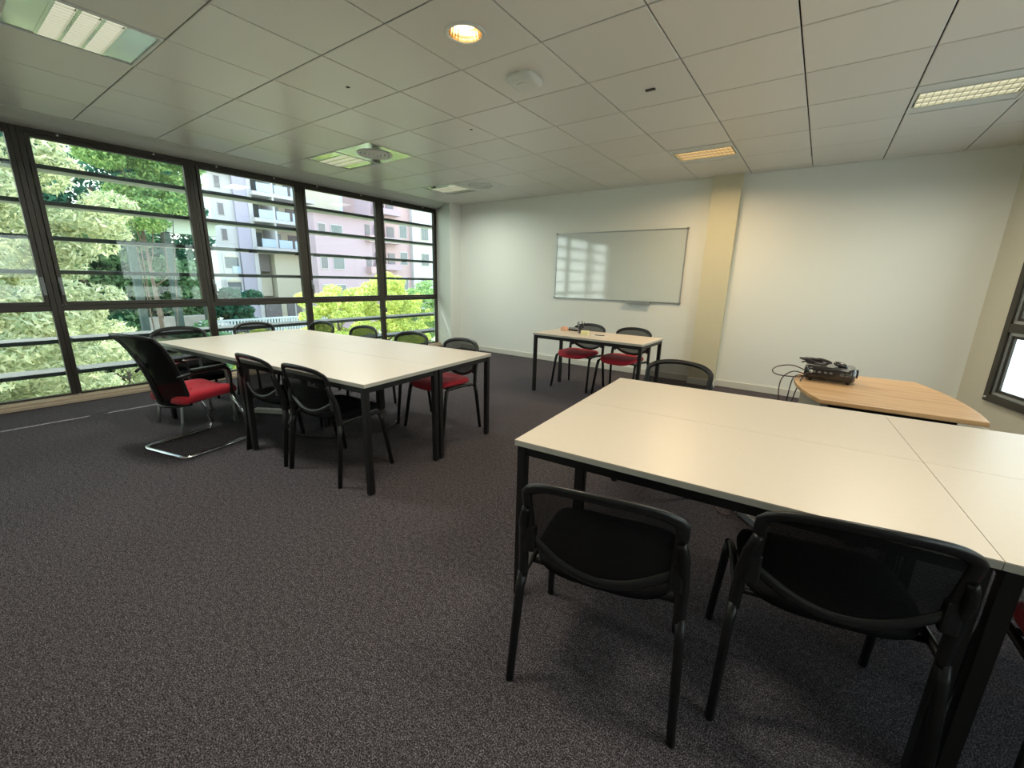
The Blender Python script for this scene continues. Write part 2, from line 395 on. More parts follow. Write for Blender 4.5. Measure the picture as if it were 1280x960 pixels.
# ceiling tiles (metal lay-in tiles with narrow dark joints), soffit along the glazing
GX, GY, T = -1.566, 3.035, 0.625
FIX = {(-4,-4):'cool', (3,2):'pale', (0,3):'warm', (-6,0):'cool', (-6,3):'cool'}      # tile index of the light fittings
DOWN = [(-1, -2), (4, -2)]
bm = BM()
box(bm, -6.3, RWX+0.3, YR-0.2, YB+0.1, ZC+0.12, ZC+0.25, 1)
gap = 0.0042
for i in range(-7, 10):
    for j in range(-10, 6):
        if (i, j) in FIX or (i, j) in DOWN or (i, j) in ((0,-4), (3,-3)): continue
        x0, y0 = GX + i*T, GY + j*T; x1, y1 = x0+T, min(y0+T, YB)
        y0 = max(y0, YR)
        if y1 - y0 < 0.03: continue
        if x0 > 1.366 + math.tan(TH)*(YB - y0) + 0.05: continue
        a, b_, c, d = x0+gap, x1-gap, y0+gap, y1-gap
        e_ = 0.005
        v = [bm.verts.new(q) for q in ((a,c,ZC+0.012),(b_,c,ZC+0.012),(b_,d,ZC+0.012),(a,d,ZC+0.012),
             (a,c,ZC+e_*0.5),(b_,c,ZC+e_*0.5),(b_,d,ZC+e_*0.5),(a,d,ZC+e_*0.5),
             (a+e_,c+e_,ZC),(b_-e_,c+e_,ZC),(b_-e_,d-e_,ZC),(a+e_,d-e_,ZC))]
        for f in ((0,1,5,4),(1,2,6,5),(2,3,7,6),(3,0,4,7),(4,5,9,8),(5,6,10,9),(6,7,11,10),(7,4,8,11),(8,9,10,11)):
            bm.faces.new([v[q] for q in f])
for (i, j) in DOWN:                # tiles with a round hole for a downlight
    cx, cy, h_ = GX+(i+.5)*T, GY+(j+.5)*T, T/2-gap
    inner = []; outer = []
    for q in range(48):
        a = 2*PI*q/48; ca, sa = math.cos(a), math.sin(a); m_ = max(abs(ca), abs(sa))
        inner.append(bm.verts.new((cx+.10*ca, cy+.10*sa, ZC))); outer.append(bm.verts.new((cx+h_*ca/m_, cy+h_*sa/m_, ZC)))
    up_ = [bm.verts.new((v.co.x, v.co.y, ZC+.012)) for v in outer]
    for q in range(48):
        r_ = (q+1) % 48
        bm.faces.new((inner[q], inner[r_], outer[r_], outer[q])); bm.faces.new((outer[q], outer[r_], up_[r_], up_[q]))
for (x, y, sx, sy) in ((-2.901, 3.32, 0.012, 0.012), (-3.082, 2.149, 0.015, 0.012)):
    box(bm, x-sx, x+sx, y-sy, y+sy, ZC-0.0012, ZC+0.002, 1)
struct('ceiling', bm, ['ceiling_tile', 'dark_gap'])
bm = BM()
prof = [(-5.945, ZC+0.03), (-5.945, ZC-0.004), (-6.10, ZC-0.004), (-6.15, ZC-0.012), (-6.22, ZC-0.030), (-6.30, ZC-0.038), (-6.45, ZC-0.038), (-6.47, ZC-0.038), (-6.47, ZC+0.03)]
A = [bm.verts.new((x, YR, z)) for x, z in prof]; B = [bm.verts.new((x, 6.36, z)) for x, z in prof]
for i in range(len(prof)-1): bm.faces.new((A[i], A[i+1], B[i+1], B[i]))
struct('trim_soffit', bm, 'plaster')
bm = BM(); box(bm, -6.7, -6.2, YR, YB+0.2, ZC+0.02, 3.1); box(bm, -7.05, -6.7, YR-2, YB+0.6, 2.86, 3.1); struct('wall_left', bm, 'plaster')  # second box: outer overhang added to stop sun passing over the blades

# ------------------------------------------------------------------ glazed wall: windows 1..7
ys = [-3.36, -1.96, -0.56, 0.84, 2.235, 3.57, 4.965, 6.33]
def screw(bm, x, y, z): lathe_x(bm, x, y, z)
def lathe_x(bm, x, y, z, r=0.011, l=0.012):
    a = [bm.verts.new((x, y + r*math.cos(2*PI*k/10), z + r*math.sin(2*PI*k/10))) for k in range(10)]
    b = [bm.verts.new((x+l, y + r*.7*math.cos(2*PI*k/10), z + r*.7*math.sin(2*PI*k/10))) for k in range(10)]
    for k in range(10): bm.faces.new((a[k], a[(k+1)%10], b[(k+1)%10], b[k]))
    bm.faces.new(b)
for n_ in range(1, 7):
    y0, y1 = ys[n_], ys[n_+1]
    if n_ == 1: y0 = YR
    last = n_ == 6
    h0 = 0.043; h1 = 0.04 if last else 0.043
    xf0, xf1 = XW-0.06, XW
    bm = BM()
    box(bm, xf0, xf1, y0, y0+h0, 0.02, 2.70); box(bm, xf0, xf1, y1-h1, y1, 0.02, 2.70)
    box(bm, xf0, xf1-0.002, y0+h0, y1-h1, 0.02, 0.075)
    box(bm, xf0, xf1-0.002, y0+h0, y1-h1, 2.655, 2.70)
    box(bm, xf0, xf1-0.002, y0+h0, y1-h1, 0.955, 1.012)
    root = struct('window_%d' % n_, bm, 'bronze', bevel=0.004)
    # opening sash in the upper part
    sy0, sy1, sz0, sz1 = y0+h0+0.003, y1-h1-0.003, 1.015, 2.652
    bm = BM(); t = 0.036
    box(bm, xf0+0.01, xf1+0.012, sy0, sy0+t, sz0, sz1); box(bm, xf0+0.01, xf1+0.012, sy1-t, sy1, sz0, sz1)
    box(bm, xf0+0.01, xf1+0.010, sy0+t, sy1-t, sz0, sz0+t); box(bm, xf0+0.01, xf1+0.010, sy0+t, sy1-t, sz1-0.035, sz1)
    obj('sash', bm, 'bronze', root, bevel=0.004)
    bm = BM(); box(bm, XW-0.038, XW-0.030, sy0+t-0.01, sy1-t+0.01, sz0+t-0.01, sz1-0.03)
    obj('pane', bm, 'window_glass', root)
    bm = BM(); box(bm, XW-0.038, XW-0.030, y0+h0-0.01, y1-h1+0.01, 0.07, 0.96)
    obj('pane', bm, 'window_glass', root)
    bm = BM(); hy = sy0 + t*0.5
    if n_ < 6:
        hy = sy1 - t*0.5 if n_ == 2 else sy0 + t*0.5
        box(bm, XW+0.010, XW+0.022, hy-0.013, hy+0.013, 1.17, 1.30); box(bm, XW+0.020, XW+0.045, hy-0.008, hy+0.008, 1.215, 1.235)
        box(bm, XW+0.036, XW+0.052, hy-0.012, hy+0.012, 1.12, 1.24)
        obj('handle', bm, 'grey_plastic', root, bevel=0.003)
    bm = BM()
    for q in (y0+0.28, y1-0.35): lathe_x(bm, XW-0.003, q, 2.68)
    lathe_x(bm, XW-0.003, y0+0.02, 0.05)
    obj('screw_cap', bm, 'white_plastic', root)

bm = BM(); box(bm, XW-0.15, -6.28, YR, 6.30, 0.0, 0.035); box(bm, XW-0.15, -6.33, YR, 6.30, 0.035, 0.055)
struct('trim_sill', bm, 'curb_stone', bevel=0.005)

# right wall windows
k = 7
for (a, b_, c, d) in (W1, W2):
    bm = BM(); f = 0.07
    def fb(x0, x1, z0, z1, y0=-0.03, y1=0.045, mi=0): box(bm, x0, x1, y0, y1, z0, z1, mi, M=MR)
    fb(a, a+f, c, d); fb(b_-f, b_, c, d); fb(a+f, b_-f, c, c+f); fb(a+f, b_-f, d-f, d); fb(a+f, b_-f, 1.02, 1.10)
    mid = (a+b_)/2
    fb(mid-0.06, mid+0.06, c+f, 1.02); fb(mid-0.06, mid+0.06, 1.10, d-f)
    root = struct('window_%d' % k, bm, 'bronze', bevel=0.004); k += 1
    for x0, x1 in ((a+f, mid-0.06), (mid+0.06, b_-f)):
        for z0, z1 in ((c+f, 1.02), (1.10, d-f)):
            bm = BM(); t = 0.028
            for q in ((x0,x0+t,z0,z1),(x1-t,x1,z0,z1),(x0+t,x1-t,z0,z0+t),(x0+t,x1-t,z1-t,z1)): fb(*q, -0.012, 0.03)
            obj('sash', bm, 'board_frame', root, bevel=0.002)
            bm = BM(); t2 = 0.055; t = 0.028
            for q in ((x0+t,x0+t2,z0+t,z1-t),(x1-t2,x1-t,z0+t,z1-t),(x0+t2,x1-t2,z0+t,z0+t2),(x0+t2,x1-t2,z1-t2,z1-t)): fb(*q, 0.0, 0.022)
            obj('glazing_bead', bm, 'bronze', root, bevel=0.002)
            bm = BM(); fb(x0+t, x1-t, z0+t, z1-t, 0.010, 0.016); obj('pane', bm, 'window_glass', root)
    bm = BM(); box(bm, 0, 0.012, -0.008, 0.008, -0.008, 0.008, M=MR @ Matrix.Translation((a+0.035, -0.035, c+0.04)))
    obj('screw_cap', bm, 'white_plastic', root)
for nm, (a, b_, c, d) in (('right_portal', W1), ('right_rear_portal', W2)):
    p = MR @ Vector(((a+b_)/2, 0.35, (c+d)/2)); dr = MR.to_3x3() @ Vector((0, -1, 0))
    q = portal(nm, p, b_-a+0.4, d-c+0.4, dr)
    q.rotation_euler = (MR @ Matrix.Rotation(R(-90), 4, 'X')).to_euler()

# louvre blades outside the glazing
blade_names = ['topmost long grey sun louvre blade outside the glazed wall, just under the window head',
  'second long grey sun louvre blade from the top outside the glazed wall',
  'third long grey sun louvre blade from the top, at eye height, with small fixing brackets',
  'fourth long grey sun louvre blade from the top, just above the window handles',
  'long grey sun louvre blade outside, level with the dark window transom',
  'upper of the two long grey sun louvre blades crossing the low panes under the transom',
  'lowest long grey sun louvre blade outside, nearest the floor',
  'sun louvre blade added out of view above the window head to block sun']  # last blade is an unseen addition that keeps sun off the window top
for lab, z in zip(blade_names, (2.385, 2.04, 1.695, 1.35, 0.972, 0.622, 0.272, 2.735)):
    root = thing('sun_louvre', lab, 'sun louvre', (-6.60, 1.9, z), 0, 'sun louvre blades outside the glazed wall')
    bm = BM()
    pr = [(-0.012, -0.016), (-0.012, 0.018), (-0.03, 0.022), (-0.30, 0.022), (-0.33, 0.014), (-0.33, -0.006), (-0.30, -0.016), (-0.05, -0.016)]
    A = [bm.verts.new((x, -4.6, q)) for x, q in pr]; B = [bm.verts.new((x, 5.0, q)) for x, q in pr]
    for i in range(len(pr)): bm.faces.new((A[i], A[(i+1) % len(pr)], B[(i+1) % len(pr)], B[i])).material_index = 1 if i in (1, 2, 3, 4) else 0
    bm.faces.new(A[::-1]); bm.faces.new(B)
    obj('blade', bm, ['blade_underside_lit', 'blade_top_shaded'], root)
    bm = BM(); box(bm, -0.014, 0, -4.6, 5.0, -0.020, 0.022); obj('edge_strip', bm, 'blade_edge', root, bevel=0.004)
    if abs(z-1.695) < 0.01:
        for q in (-3.0, -1.25, 0.45, 1.0, 1.65, 1.95, 2.9, 3.7):
            bm = BM(); box(bm, -0.03, 0.012, q-1.9+1.9-0.05, q+0.05, -0.028, 0.01); obj('fixing_bracket', bm, 'black_metal', root, bevel=0.003)
for i, y in enumerate((-1.9, 0.905, 3.85, 6.85)):
    bm = BM(); box(bm, -6.98, -6.92, y-0.03, y+0.03, -0.3, 2.9)
    tag(obj('louvre_post', bm, 'blade_edge', bevel=0.004), ['steel louvre post outside, beyond the left end of the glazing', 'steel louvre post outside behind the first dark mullion from the left',
        'steel louvre post outside behind the third dark mullion from the left', 'steel louvre post outside beside the right end of the glazing'][i], 'post', 'posts carrying the sun louvres')

# ------------------------------------------------------------------ ceiling fittings
def area(name, parent, loc, sx, sy, watts, col):
    l = bpy.data.lights.new(name, 'AREA'); l.shape = 'RECTANGLE'; l.size = sx; l.size_y = sy; l.energy = watts; l.color = col
    l.spread = R(165)
    o = bpy.data.objects.new(name, l); COL.objects.link(o); o.location = loc; o.parent = parent
    return o
def fitting(i, j, kind, label, watts, col):
    cx, cy = GX + (i+.5)*T, GY + (j+.5)*T
    root = thing('ceiling_light', label, 'light', (cx, cy, ZC), 0, 'louvred light fittings in the tiled ceiling')
    h = T/2 - 0.004
    bm = BM()
    box(bm, -h, h, -h, -h+0.018, -0.004, 0.02); box(bm, -h, h, h-0.018, h, -0.004, 0.02)
    box(bm, -h, -h+0.018, -h+0.018, h-0.018, -0.004, 0.02); box(bm, h-0.018, h, -h+0.018, h-0.018, -0.004, 0.02)
    obj('frame', bm, 'white_plastic', root, bevel=0.002)
    lw = 0.155
    for s in (-1, 1):
        bm = BM(); y0, y1 = sorted((s*lw, s*(h-0.018)))
        box(bm, -h+0.018, h-0.018, y0, y1, 0.004 , 0.012)
        obj('side_panel', bm, 'reflector' if kind != 'pale' and kind != 'warm' else 'white_plastic', root)
    bm = BM()
    box(bm, -h+0.02, h-0.02, -lw, lw, 0.055, 0.06)
    obj('housing', bm, 'white_plastic', root)
    for q in range(3):
        yc = (q-1)*0.10
        bm = BM(); prism(bm, rrect(2*h-0.08, 0.078, 0.012, 3, 0, yc), 0.012, 0.030)
        obj('lamp_row', bm, 'tube_' + kind, root)
    bm = BM()
    for q in range(4):
        yc = (q-1.5)*0.10
        box(bm, -h+0.03, h-0.03, yc-0.008, yc+0.008, 0.0, 0.05)
    for q in range(15):
        xc = -h+0.03 + (2*h-0.06)*q/14
        box(bm, xc-0.002, xc+0.002, -0.15, 0.15, 0.000, 0.014)
    obj('louvre', bm, 'reflector', root)
    area('lamp_glow', root, (0, 0, -0.008), 0.45, 0.26, watts, col)
    return root
COOL = (0.93, 1.0, 0.90); PALE = (1.0, 0.95, 0.78); WARM = (1.0, 0.74, 0.44)
fitting(-4, -4, 'cool', 'large three-row louvred ceiling light at the upper left, with a mirror panel beside its tubes', LAMP_W*0.5, COOL)
fitting(3, 2, 'pale', 'lit cream-white louvred ceiling light at the right edge of the ceiling', LAMP_W*0.45, PALE)
fitting(0, 3, 'warm', 'small lit orange-glowing louvred ceiling light above the beige pilaster', LAMP_W*0.45, WARM)
fitting(-6, 0, 'cool', 'louvred ceiling light beside the round air diffuser, close to the glazing', LAMP_W*0.6, COOL)
fitting(-6, 3, 'cool', 'farthest louvred ceiling light, near the far left corner beside the small round diffuser', LAMP_W*0.4, COOL)

def diffuser(i, j, label, m0):
    root = thing('air_diffuser', label, 'air vent', (GX+(i+.5)*T, GY+(j+.5)*T, ZC), 0, 'round air diffusers in the ceiling')
    bm = BM(); box(bm, -0.30, 0.30, -0.30, 0.30, -0.004, 0.0); obj('face_plate', bm, m0, root, bevel=0.002)
    bm = BM()
    for r0 in (0.17, 0.125, 0.08, 0.035):
        lathe(bm, [(r0+0.024, -0.006), (r0+0.022, -0.013), (r0+0.006, -0.017), (r0-0.002, -0.010), (r0-0.004, -0.006)], 36)
    obj('ring', bm, 'white_plastic', root, smooth=True)
    bm = BM(); lathe(bm, [(0.19, -0.0055), (0.001, -0.0055)], 32); obj('throat', bm, 'grey_plastic', root)
    bm = BM(); lathe(bm, [(0.022, -0.006), (0.02, -0.018), (0.001, -0.019)], 20); obj('knob', bm, 'white_plastic', root)
diffuser(-5, 0, 'round air diffuser in a shiny square plate, beside the nearer light fitting by the glazing', 'reflector')
diffuser(-5, 3, 'small far round air diffuser near the far left corner of the ceiling', 'white_plastic')

def downlight(x, y, watts, label):
    root = thing('downlight', label, 'light', (x, y, ZC), 0)
    bm = BM(); lathe(bm, [(0.118, 0.0), (0.116, -0.006), (0.098, -0.008), (0.094, 0.0)], 40); obj('rim', bm, 'white_plastic', root, smooth=True)
    bm = BM(); lathe(bm, [(0.098, -0.004), (0.094, 0.02), (0.084, 0.06), (0.070, 0.085), (0.001, 0.088)], 28, smooth=False); obj('reflector_dish', bm, 'warm_lit_reflector', root)
    bm = BM()
    for s in (-1, 1): tube(bm, [(-0.055, s*0.022, 0.042), (0.045, s*0.022, 0.042)], 0.014, 10)
    obj('bulb', bm, 'bulb_warm', root)
    l = bpy.data.lights.new('downlight_beam', 'SPOT'); l.energy = watts; l.color = WARM; l.spot_size = R(140); l.spot_blend = 0.8; l.shadow_soft_size = 0.08
    o = bpy.data.objects.new('downlight_beam', l); COL.objects.link(o); o.location = (0, 0, -0.015); o.parent = root
    return root
downlight(GX-.5*T, GY-1.5*T, 10, 'round lit warm downlight recessed in the ceiling')

# ceiling access point
root = thing('access_point', 'white rounded-square wireless box mounted under the ceiling beyond the downlight', 'access point', (-1.90, 2.73, ZC), R(4))
bm = BM()
lv = [(0.205, 0.0), (0.215, -0.012), (0.215, -0.026), (0.195, -0.038), (0.15, -0.043)]
rings = [[bm.verts.new((x, y, z)) for x, y in rrect(s, s, s*0.24, 6)] for s, z in lv]
for A, B in zip(rings, rings[1:]):
    for q in range(len(A)): bm.faces.new((A[q], A[(q+1) % len(A)], B[(q+1) % len(A)], B[q])).smooth = True
bm.faces.new(rings[-1])
obj('cover', bm, 'white_plastic', root)
bm = BM(); prism(bm, rrect(0.085, 0.085, 0.02, 5), -0.047, -0.042); obj('centre_plate', bm, 'white_plastic', root, bevel=0.002)
bm = BM(); box(bm, -0.035, 0.035, -0.016, 0.016, -0.006, 0.001)  # black box in place of the dark inside of a tile hole
o = obj('ceiling_hole', bm, 'black_plastic', bevel=0.002); o.location = (-1.233, 3.363, ZC); tag(o, 'tiny black box standing in for a dark rectangular hole in a ceiling tile', 'ceiling hole')

# unseen fittings added behind and beside the camera to brighten the room
fitting(0, -4, 'pale', 'added unseen louvred ceiling light above and just behind the viewer', LAMP_W*0.35, PALE)
fitting(3, -3, 'pale', 'added louvred ceiling light over the near right tables, out of the picture', LAMP_W*0.3, PALE)
downlight(GX+4.5*T, GY-1.5*T, 2, 'added warm downlight above the right hand tables, out of the picture')  # unseen downlight added for more warm light on the near tables

# ------------------------------------------------------------------ whiteboard
root = thing('whiteboard', 'large blank glossy whiteboard with thin aluminium frame on the back wall', 'whiteboard', (-2.655, YB, 1.62), 0)
bm = BM(); box(bm, -1.02, 1.02, -0.018, 0.0, -0.50, 0.50); obj('panel', bm, 'board_white', root)
bm = BM()
for q in ((-1.035,1.035,0.50,0.515),(-1.035,1.035,-0.515,-0.50),(-1.035,-1.02,-0.50,0.50),(1.02,1.035,-0.50,0.50)): box(bm, q[0], q[1], -0.026, 0.0, q[2], q[3])
obj('frame', bm, 'board_frame', root, bevel=0.003)
bm = BM(); box(bm, 0.22, 0.62, -0.075, -0.012, -0.535, -0.528); box(bm, 0.22, 0.62, -0.080, -0.074, -0.535, -0.515)
obj('pen_tray', bm, 'board_frame', root)
for sx in (-1, 1):
    for sz in (-1, 1):
        bm = BM(); box(bm, sx*1.028-0.014, sx*1.028+0.014, -0.029, 0.0, sz*0.508-0.014, sz*0.508+0.014); obj('corner_cap', bm, 'grey_plastic', root, bevel=0.004)

# ------------------------------------------------------------------ tables
def make_table(label, loc, rz, group):
    root = thing('table', label, 'table', loc, rz, group)
    bm = BM(); box(bm, -0.699, 0.699, -0.349, 0.349, 0.728, 0.748, 1); box(bm, -0.699, 0.699, -0.349, 0.349, 0.748, 0.752, 0)
    obj('tabletop', bm, ['table_top', 'table_edge'], root)
    bm = BM(); x, y = 0.672, 0.322
    box(bm, -x, x, -y-0.013, -y+0.013, 0.688, 0.728); box(bm, -x, x, y-0.013, y+0.013, 0.688, 0.728)
    box(bm, -x-0.013, -x+0.013, -y, y, 0.688, 0.728); box(bm, x-0.013, x+0.013, -y, y, 0.688, 0.728)
    obj('frame', bm, 'black_metal', root, bevel=0.002)
    for sx in (-1, 1):
        for sy in (-1, 1):
            bm = BM(); box(bm, sx*x-0.019, sx*x+0.019, sy*y-0.019, sy*y+0.019, 0.008, 0.728); box(bm, sx*x-0.016, sx*x+0.016, sy*y-0.016, sy*y+0.016, 0.0, 0.008)
            obj('leg', bm, 'black_metal', root, bevel=0.003)
    return root
GL = 'left cluster of white tables by the glazing'
GR = 'right cluster of white tables in the foreground'
def place(o, rot, i, j, W=1.400, D=0.700):
    c, s = math.cos(rot), math.sin(rot); x, y = (i+.5)*W, (j+.5)*D
    return (o[0] + c*x - s*y, o[1] + s*x + c*y, 0)
RL = R(5.2); OL = (-2.15 - 2*1.4*math.cos(RL), 1.48 - 2*1.4*math.sin(RL))
t0 = make_table('white table of the left cluster, the near right one with its leg toward the viewer', place(OL, RL, 1, 0), RL, GL)
dup(t0, place(OL, RL, 1, 1), RL, 'white meeting table of the left cluster, at its far right corner above the red seat')
dup(t0, place(OL, RL, 0, 0), RL, 'white meeting table of the left cluster, at its near left, beside the red armchair')
dup(t0, place(OL, RL, 0, 1), RL, 'white meeting table of the left cluster, at its far left nearest the glazing')
RF = R(4.1); OF = (-0.928, 1.332)
dup(t0, place(OF, RF, 0, 0), RF, 'white meeting table nearest the viewer, with the two black mesh chairs in front of it', GR)
dup(t0, place(OF, RF, 0, 1), RF, 'white meeting table behind the nearest one, with a chair back showing beyond it', GR)
dup(t0, place(OF, RF, 1, 0), RF, 'white meeting table cut by the right edge of the picture, nearer one', GR)
dup(t0, place(OF, RF, 1, 1), RF, 'white meeting table at the right edge, in front of the wooden table', GR)
tt = dup(t0, (-2.14, 4.76, 0), R(-1), 'white table on black legs standing alone below the whiteboard')
del tt['group']

# ------------------------------------------------------------------ chairs
def back_pt(u, v, hw=0.228, ytop=-0.285, ybot=-0.205):
    """u -1..1 across, v 0..1 up: curved backrest surface"""
    au = abs(u)
    top = 0.812 - 0.030*au**2 - 0.030*au**7; bot = 0.492 + 0.085*au**2.0
    z = bot + (top-bot)*v
    f = (z-0.48)/0.33
    y = ybot + (ytop-ybot)*f - 0.018 + 0.045*au**2
    return Vector((u*hw*(1.0 - 0.03*(1-f)), y, z))
def make_chair(label, seat_mat, loc, rz, group, name='mesh_back_chair'):
    root = thing(name, label, 'chair', loc, rz, group)
    for sx in (-1, 1):
        bm = BM(); tube(bm, [(sx*.268, .235, 0), (sx*.252, .175, .36), (sx*.247, .155, .425)], [.016, .018, .018, .020], 8, flat=.85)
        obj('leg', bm, 'black_metal', root)
        bm = BM(); tube(bm, [(sx*.272, -.235, 0), (sx*.258, -.195, .36), (sx*.252, -.185, .425)], [.016, .018, .018, .020], 8, flat=.85)
        obj('leg', bm, 'black_metal', root)
        bm = BM(); tube(bm, [(sx*.252, -.185, .41), (sx*.250, -.190, .50), (sx*.247, -.205, .58), (sx*.240, -.232, .655), (sx*.228, -.240, .70)], [.020, .020, .018, .016, .013], 8, flat=.85, smooth_n=4)
        u_ = obj('back_upright', bm, 'black_metal', root)
        bm = BM(); box(bm, sx*.225-.018, sx*.225+.022, -.222, -.192, .525, .625)
        obj('clip', bm, 'black_plastic', u_, bevel=.008)
    bm = BM()
    for sx in (-1, 1): tube(bm, [(sx*.247, .158, .418), (sx*.243, .11, .435), (sx*.243, -.13, .435), (sx*.252, -.187, .418)], 0.013, 8, smooth_n=4)
    tube(bm, [(-.245, .10, .425), (.245, .10, .425)], .010, 8); tube(bm, [(-.245, -.12, .425), (.245, -.12, .425)], .010, 8)
    obj('seat_frame', bm, 'black_metal', root)
    # backrest frame loop
    bm = BM(); pts = []
    N = 14
    for q in range(N+1): pts.append(back_pt(-1 + 2*q/N, 1.0))
    pts += [back_pt(1, .66), back_pt(1, .33)]
    for q in range(N+1): pts.append(back_pt(1 - 2*q/N, 0.0))
    pts += [back_pt(-1, .33), back_pt(-1, .66)]
    tube(bm, pts, 0.0105, 10, closed=True, flat=1.75, smooth_n=2, up=(0, 1, 0))
    fr = obj('back_frame', bm, 'black_plastic', root)
    bm = BM(); g = [[bm.verts.new(back_pt(-1+2*a/14, b/8) + Vector((0, 0.004, 0))) for b in range(9)] for a in range(15)]
    for a in range(14):
        for b in range(8): bm.faces.new((g[a][b], g[a+1][b], g[a+1][b+1], g[a][b+1])).smooth = True
    obj('back_mesh', bm, 'back_mesh', root)
    # seat
    bm = BM()
    def ring(sc_, z, dy=0):
        o_ = []
        for q in range(40):
            a = 2*PI*q/40; ca, sa = math.cos(a), math.sin(a)
            x = .235*sc_*math.copysign(abs(ca)**.55, ca); y = .225*sc_*math.copysign(abs(sa)**.55, sa)
            o_.append(bm.verts.new((x, y+.02+dy, z - 0.035*max(0, (y-.10)/.125)**2 + 0.008*(x/.235)**2)))
        return o_
    rs = [ring(.90, .442), ring(.985, .446), ring(1.0, .462), ring(.97, .482), ring(.85, .490), ring(.5, .488), ring(.15, .486)]
    for A, B in zip(rs, rs[1:]):
        for q in range(40): bm.faces.new((A[q], A[(q+1)%40], B[(q+1)%40], B[q])).smooth = True
    bm.faces.new(rs[-1])
    bm.faces.new(rs[0][::-1])
    st = obj('seat', bm, seat_mat, root)
    bm = BM(); prism(bm, [(.20*math.copysign(abs(math.cos(a))**.6, math.cos(a)), .02+.19*math.copysign(abs(math.sin(a))**.6, math.sin(a))) for a in [2*PI*q/28 for q in range(28)]], .432, .444)
    obj('seat_pan', bm, 'black_plastic', st)
    return root
GC = 'mesh-back stacking chairs'
blk = make_chair('black mesh-back chair in the foreground, the left one of the two nearest the viewer', 'black_fabric', (-0.475, 1.285, 0), R(12.8), GC)
def ch(x, y, deg, label, src=None): return dup(src or blk, (x, y, 0), R(deg), label)
ch(0.14, 1.565, 12, 'large foreground black mesh-back chair, its top rail just under the table edge')
red = make_chair('red-seated mesh-back chair at the right end of the far side of the left table cluster', 'red_fabric', (-2.76, 2.74, 0), R(180-4), GC)
ch(0.85, 1.62, 3, 'red-seated chair under the tables, cut by the right edge of the picture', red)
ch(-0.775, 3.0, 180, 'black mesh chair back standing beyond the far edge of the foreground tables')
ch(-2.50, 5.04, 177, 'left one of the two red-seated chairs behind the table under the whiteboard', red)
ch(-1.885, 5.02, 174, 'right one of the two red-seated chairs behind the table under the whiteboard', red)
ch(-3.31, 1.600, 3, 'black mesh-back chair on the near side of the left tables, next to the red armchair')
ch(-2.71, 1.645, 5, 'black chair on the near side of the left tables, beside their corner leg')
ch(-5.13, 1.53, -90, 'black mesh chair back against the glazing, behind the red armchair')
ch(-5.17, 2.31, -84, 'black chair back over the left end of the left tables, before the second mullion')
ch(-4.93, 2.62, 186, 'black chair top just right of the third mullion, beyond the left tables')
ch(-4.22, 2.71, 183, 'black chair top in front of the yellow-green tree, between the third and fourth mullions')
ch(-3.43, 2.74, 184, 'black chair top beyond the left tables, right of the fourth mullion')

# red cantilever armchair
root = thing('cantilever_armchair', 'red-seated cantilever armchair with tall black mesh back and chrome sled base at the left tables', 'armchair', (-4.02, 1.17, 0), R(14))
bm = BM()
tube(bm, [(-.25, .15, .42), (-.255, .235, .20), (-.26, .275, .06), (-.26, .255, .014), (-.26, .20, .014), (-.26, -.22, .014), (-.245, -.262, .014), (-.20, -.27, .014),
          (.20, -.27, .014), (.245, -.262, .014), (.26, -.22, .014), (.26, .20, .014), (.26, .255, .014), (.26, .275, .06), (.255, .235, .20), (.25, .15, .42)], 0.0125, 10)
obj('sled_base', bm, 'chrome', root)
for sx in (-1, 1):
    bm = BM(); tube(bm, [(sx*.25, .15, .42), (sx*.265, .15, .60), (sx*.268, .12, .645), (sx*.268, .05, .655), (sx*.268, -.17, .645), (sx*.245, -.23, .63)], 0.011, 8, smooth_n=4)
    ar = obj('arm', bm, 'black_metal', root)
    bm = BM(); prism(bm, rrect(.045, .27, .02, 4, sx*.268, -.01), .662, .684); obj('arm_pad', bm, 'black_plastic', ar, bevel=.006)
bm = BM()
def cback(u, v):
    z = .40 + .53*v + (.018*(1-u*u) if v > .5 else 0) - (.02*(1-u*u) if v < .2 else 0)
    hw = .225 + .025*v**2 - .02*(1-v)
    return Vector((u*hw, -.215 - .13*v**1.3 - .05*v**6 + (.075 - .02*v)*u*u*(1.0), z))
g = [[bm.verts.new(cback(-1+2*a/14, b/12)) for b in range(13)] for a in range(15)]
for a in range(14):
    for b in range(12): bm.faces.new((g[a][b], g[a+1][b], g[a+1][b+1], g[a][b+1])).smooth = True
o = obj('backrest', bm, 'dense_mesh', root); md = o.modifiers.new('solid', 'SOLIDIFY'); md.thickness = .008
bm = BM(); pts = [cback(-1+2*q/10, 1) for q in range(11)] + [cback(1, 1-q/8) for q in range(1, 8)] + [cback(1-2*q/10, 0) for q in range(11)] + [cback(-1, q/8) for q in range(1, 8)]
tube(bm, pts, .012, 8, closed=True, up=(0, 1, 0)); obj('back_frame', bm, 'black_plastic', root)
bm = BM(); tube(bm, [(0, -.225, .42), (0, -.26, .55), (0, -.30, .70), (0, -.345, .80)], .016, 8, flat=1.6); obj('back_spine', bm, 'black_plastic', root)
bm = BM()
def ring2(s, z, d=0):
    return [bm.verts.new((.245*s*math.copysign(abs(math.cos(a))**.45, math.cos(a)), .02+.235*s*math.copysign(abs(math.sin(a))**.45, math.sin(a)), z - .03*max(0, (.235*math.sin(a)-.12)/.12)**2 - .02*(math.sin(a) < -.5))) for a in [2*PI*q/40 for q in range(40)]]
rs = [ring2(.93, .425), ring2(1, .435), ring2(1, .470), ring2(.96, .490), ring2(.8, .498), ring2(.3, .500)]
for A, B in zip(rs, rs[1:]):
    for q in range(40): bm.faces.new((A[q], A[(q+1)%40], B[(q+1)%40], B[q])).smooth = True
bm.faces.new(rs[-1]); bm.faces.new(rs[0][::-1]); obj('seat', bm, 'red_fabric', root)

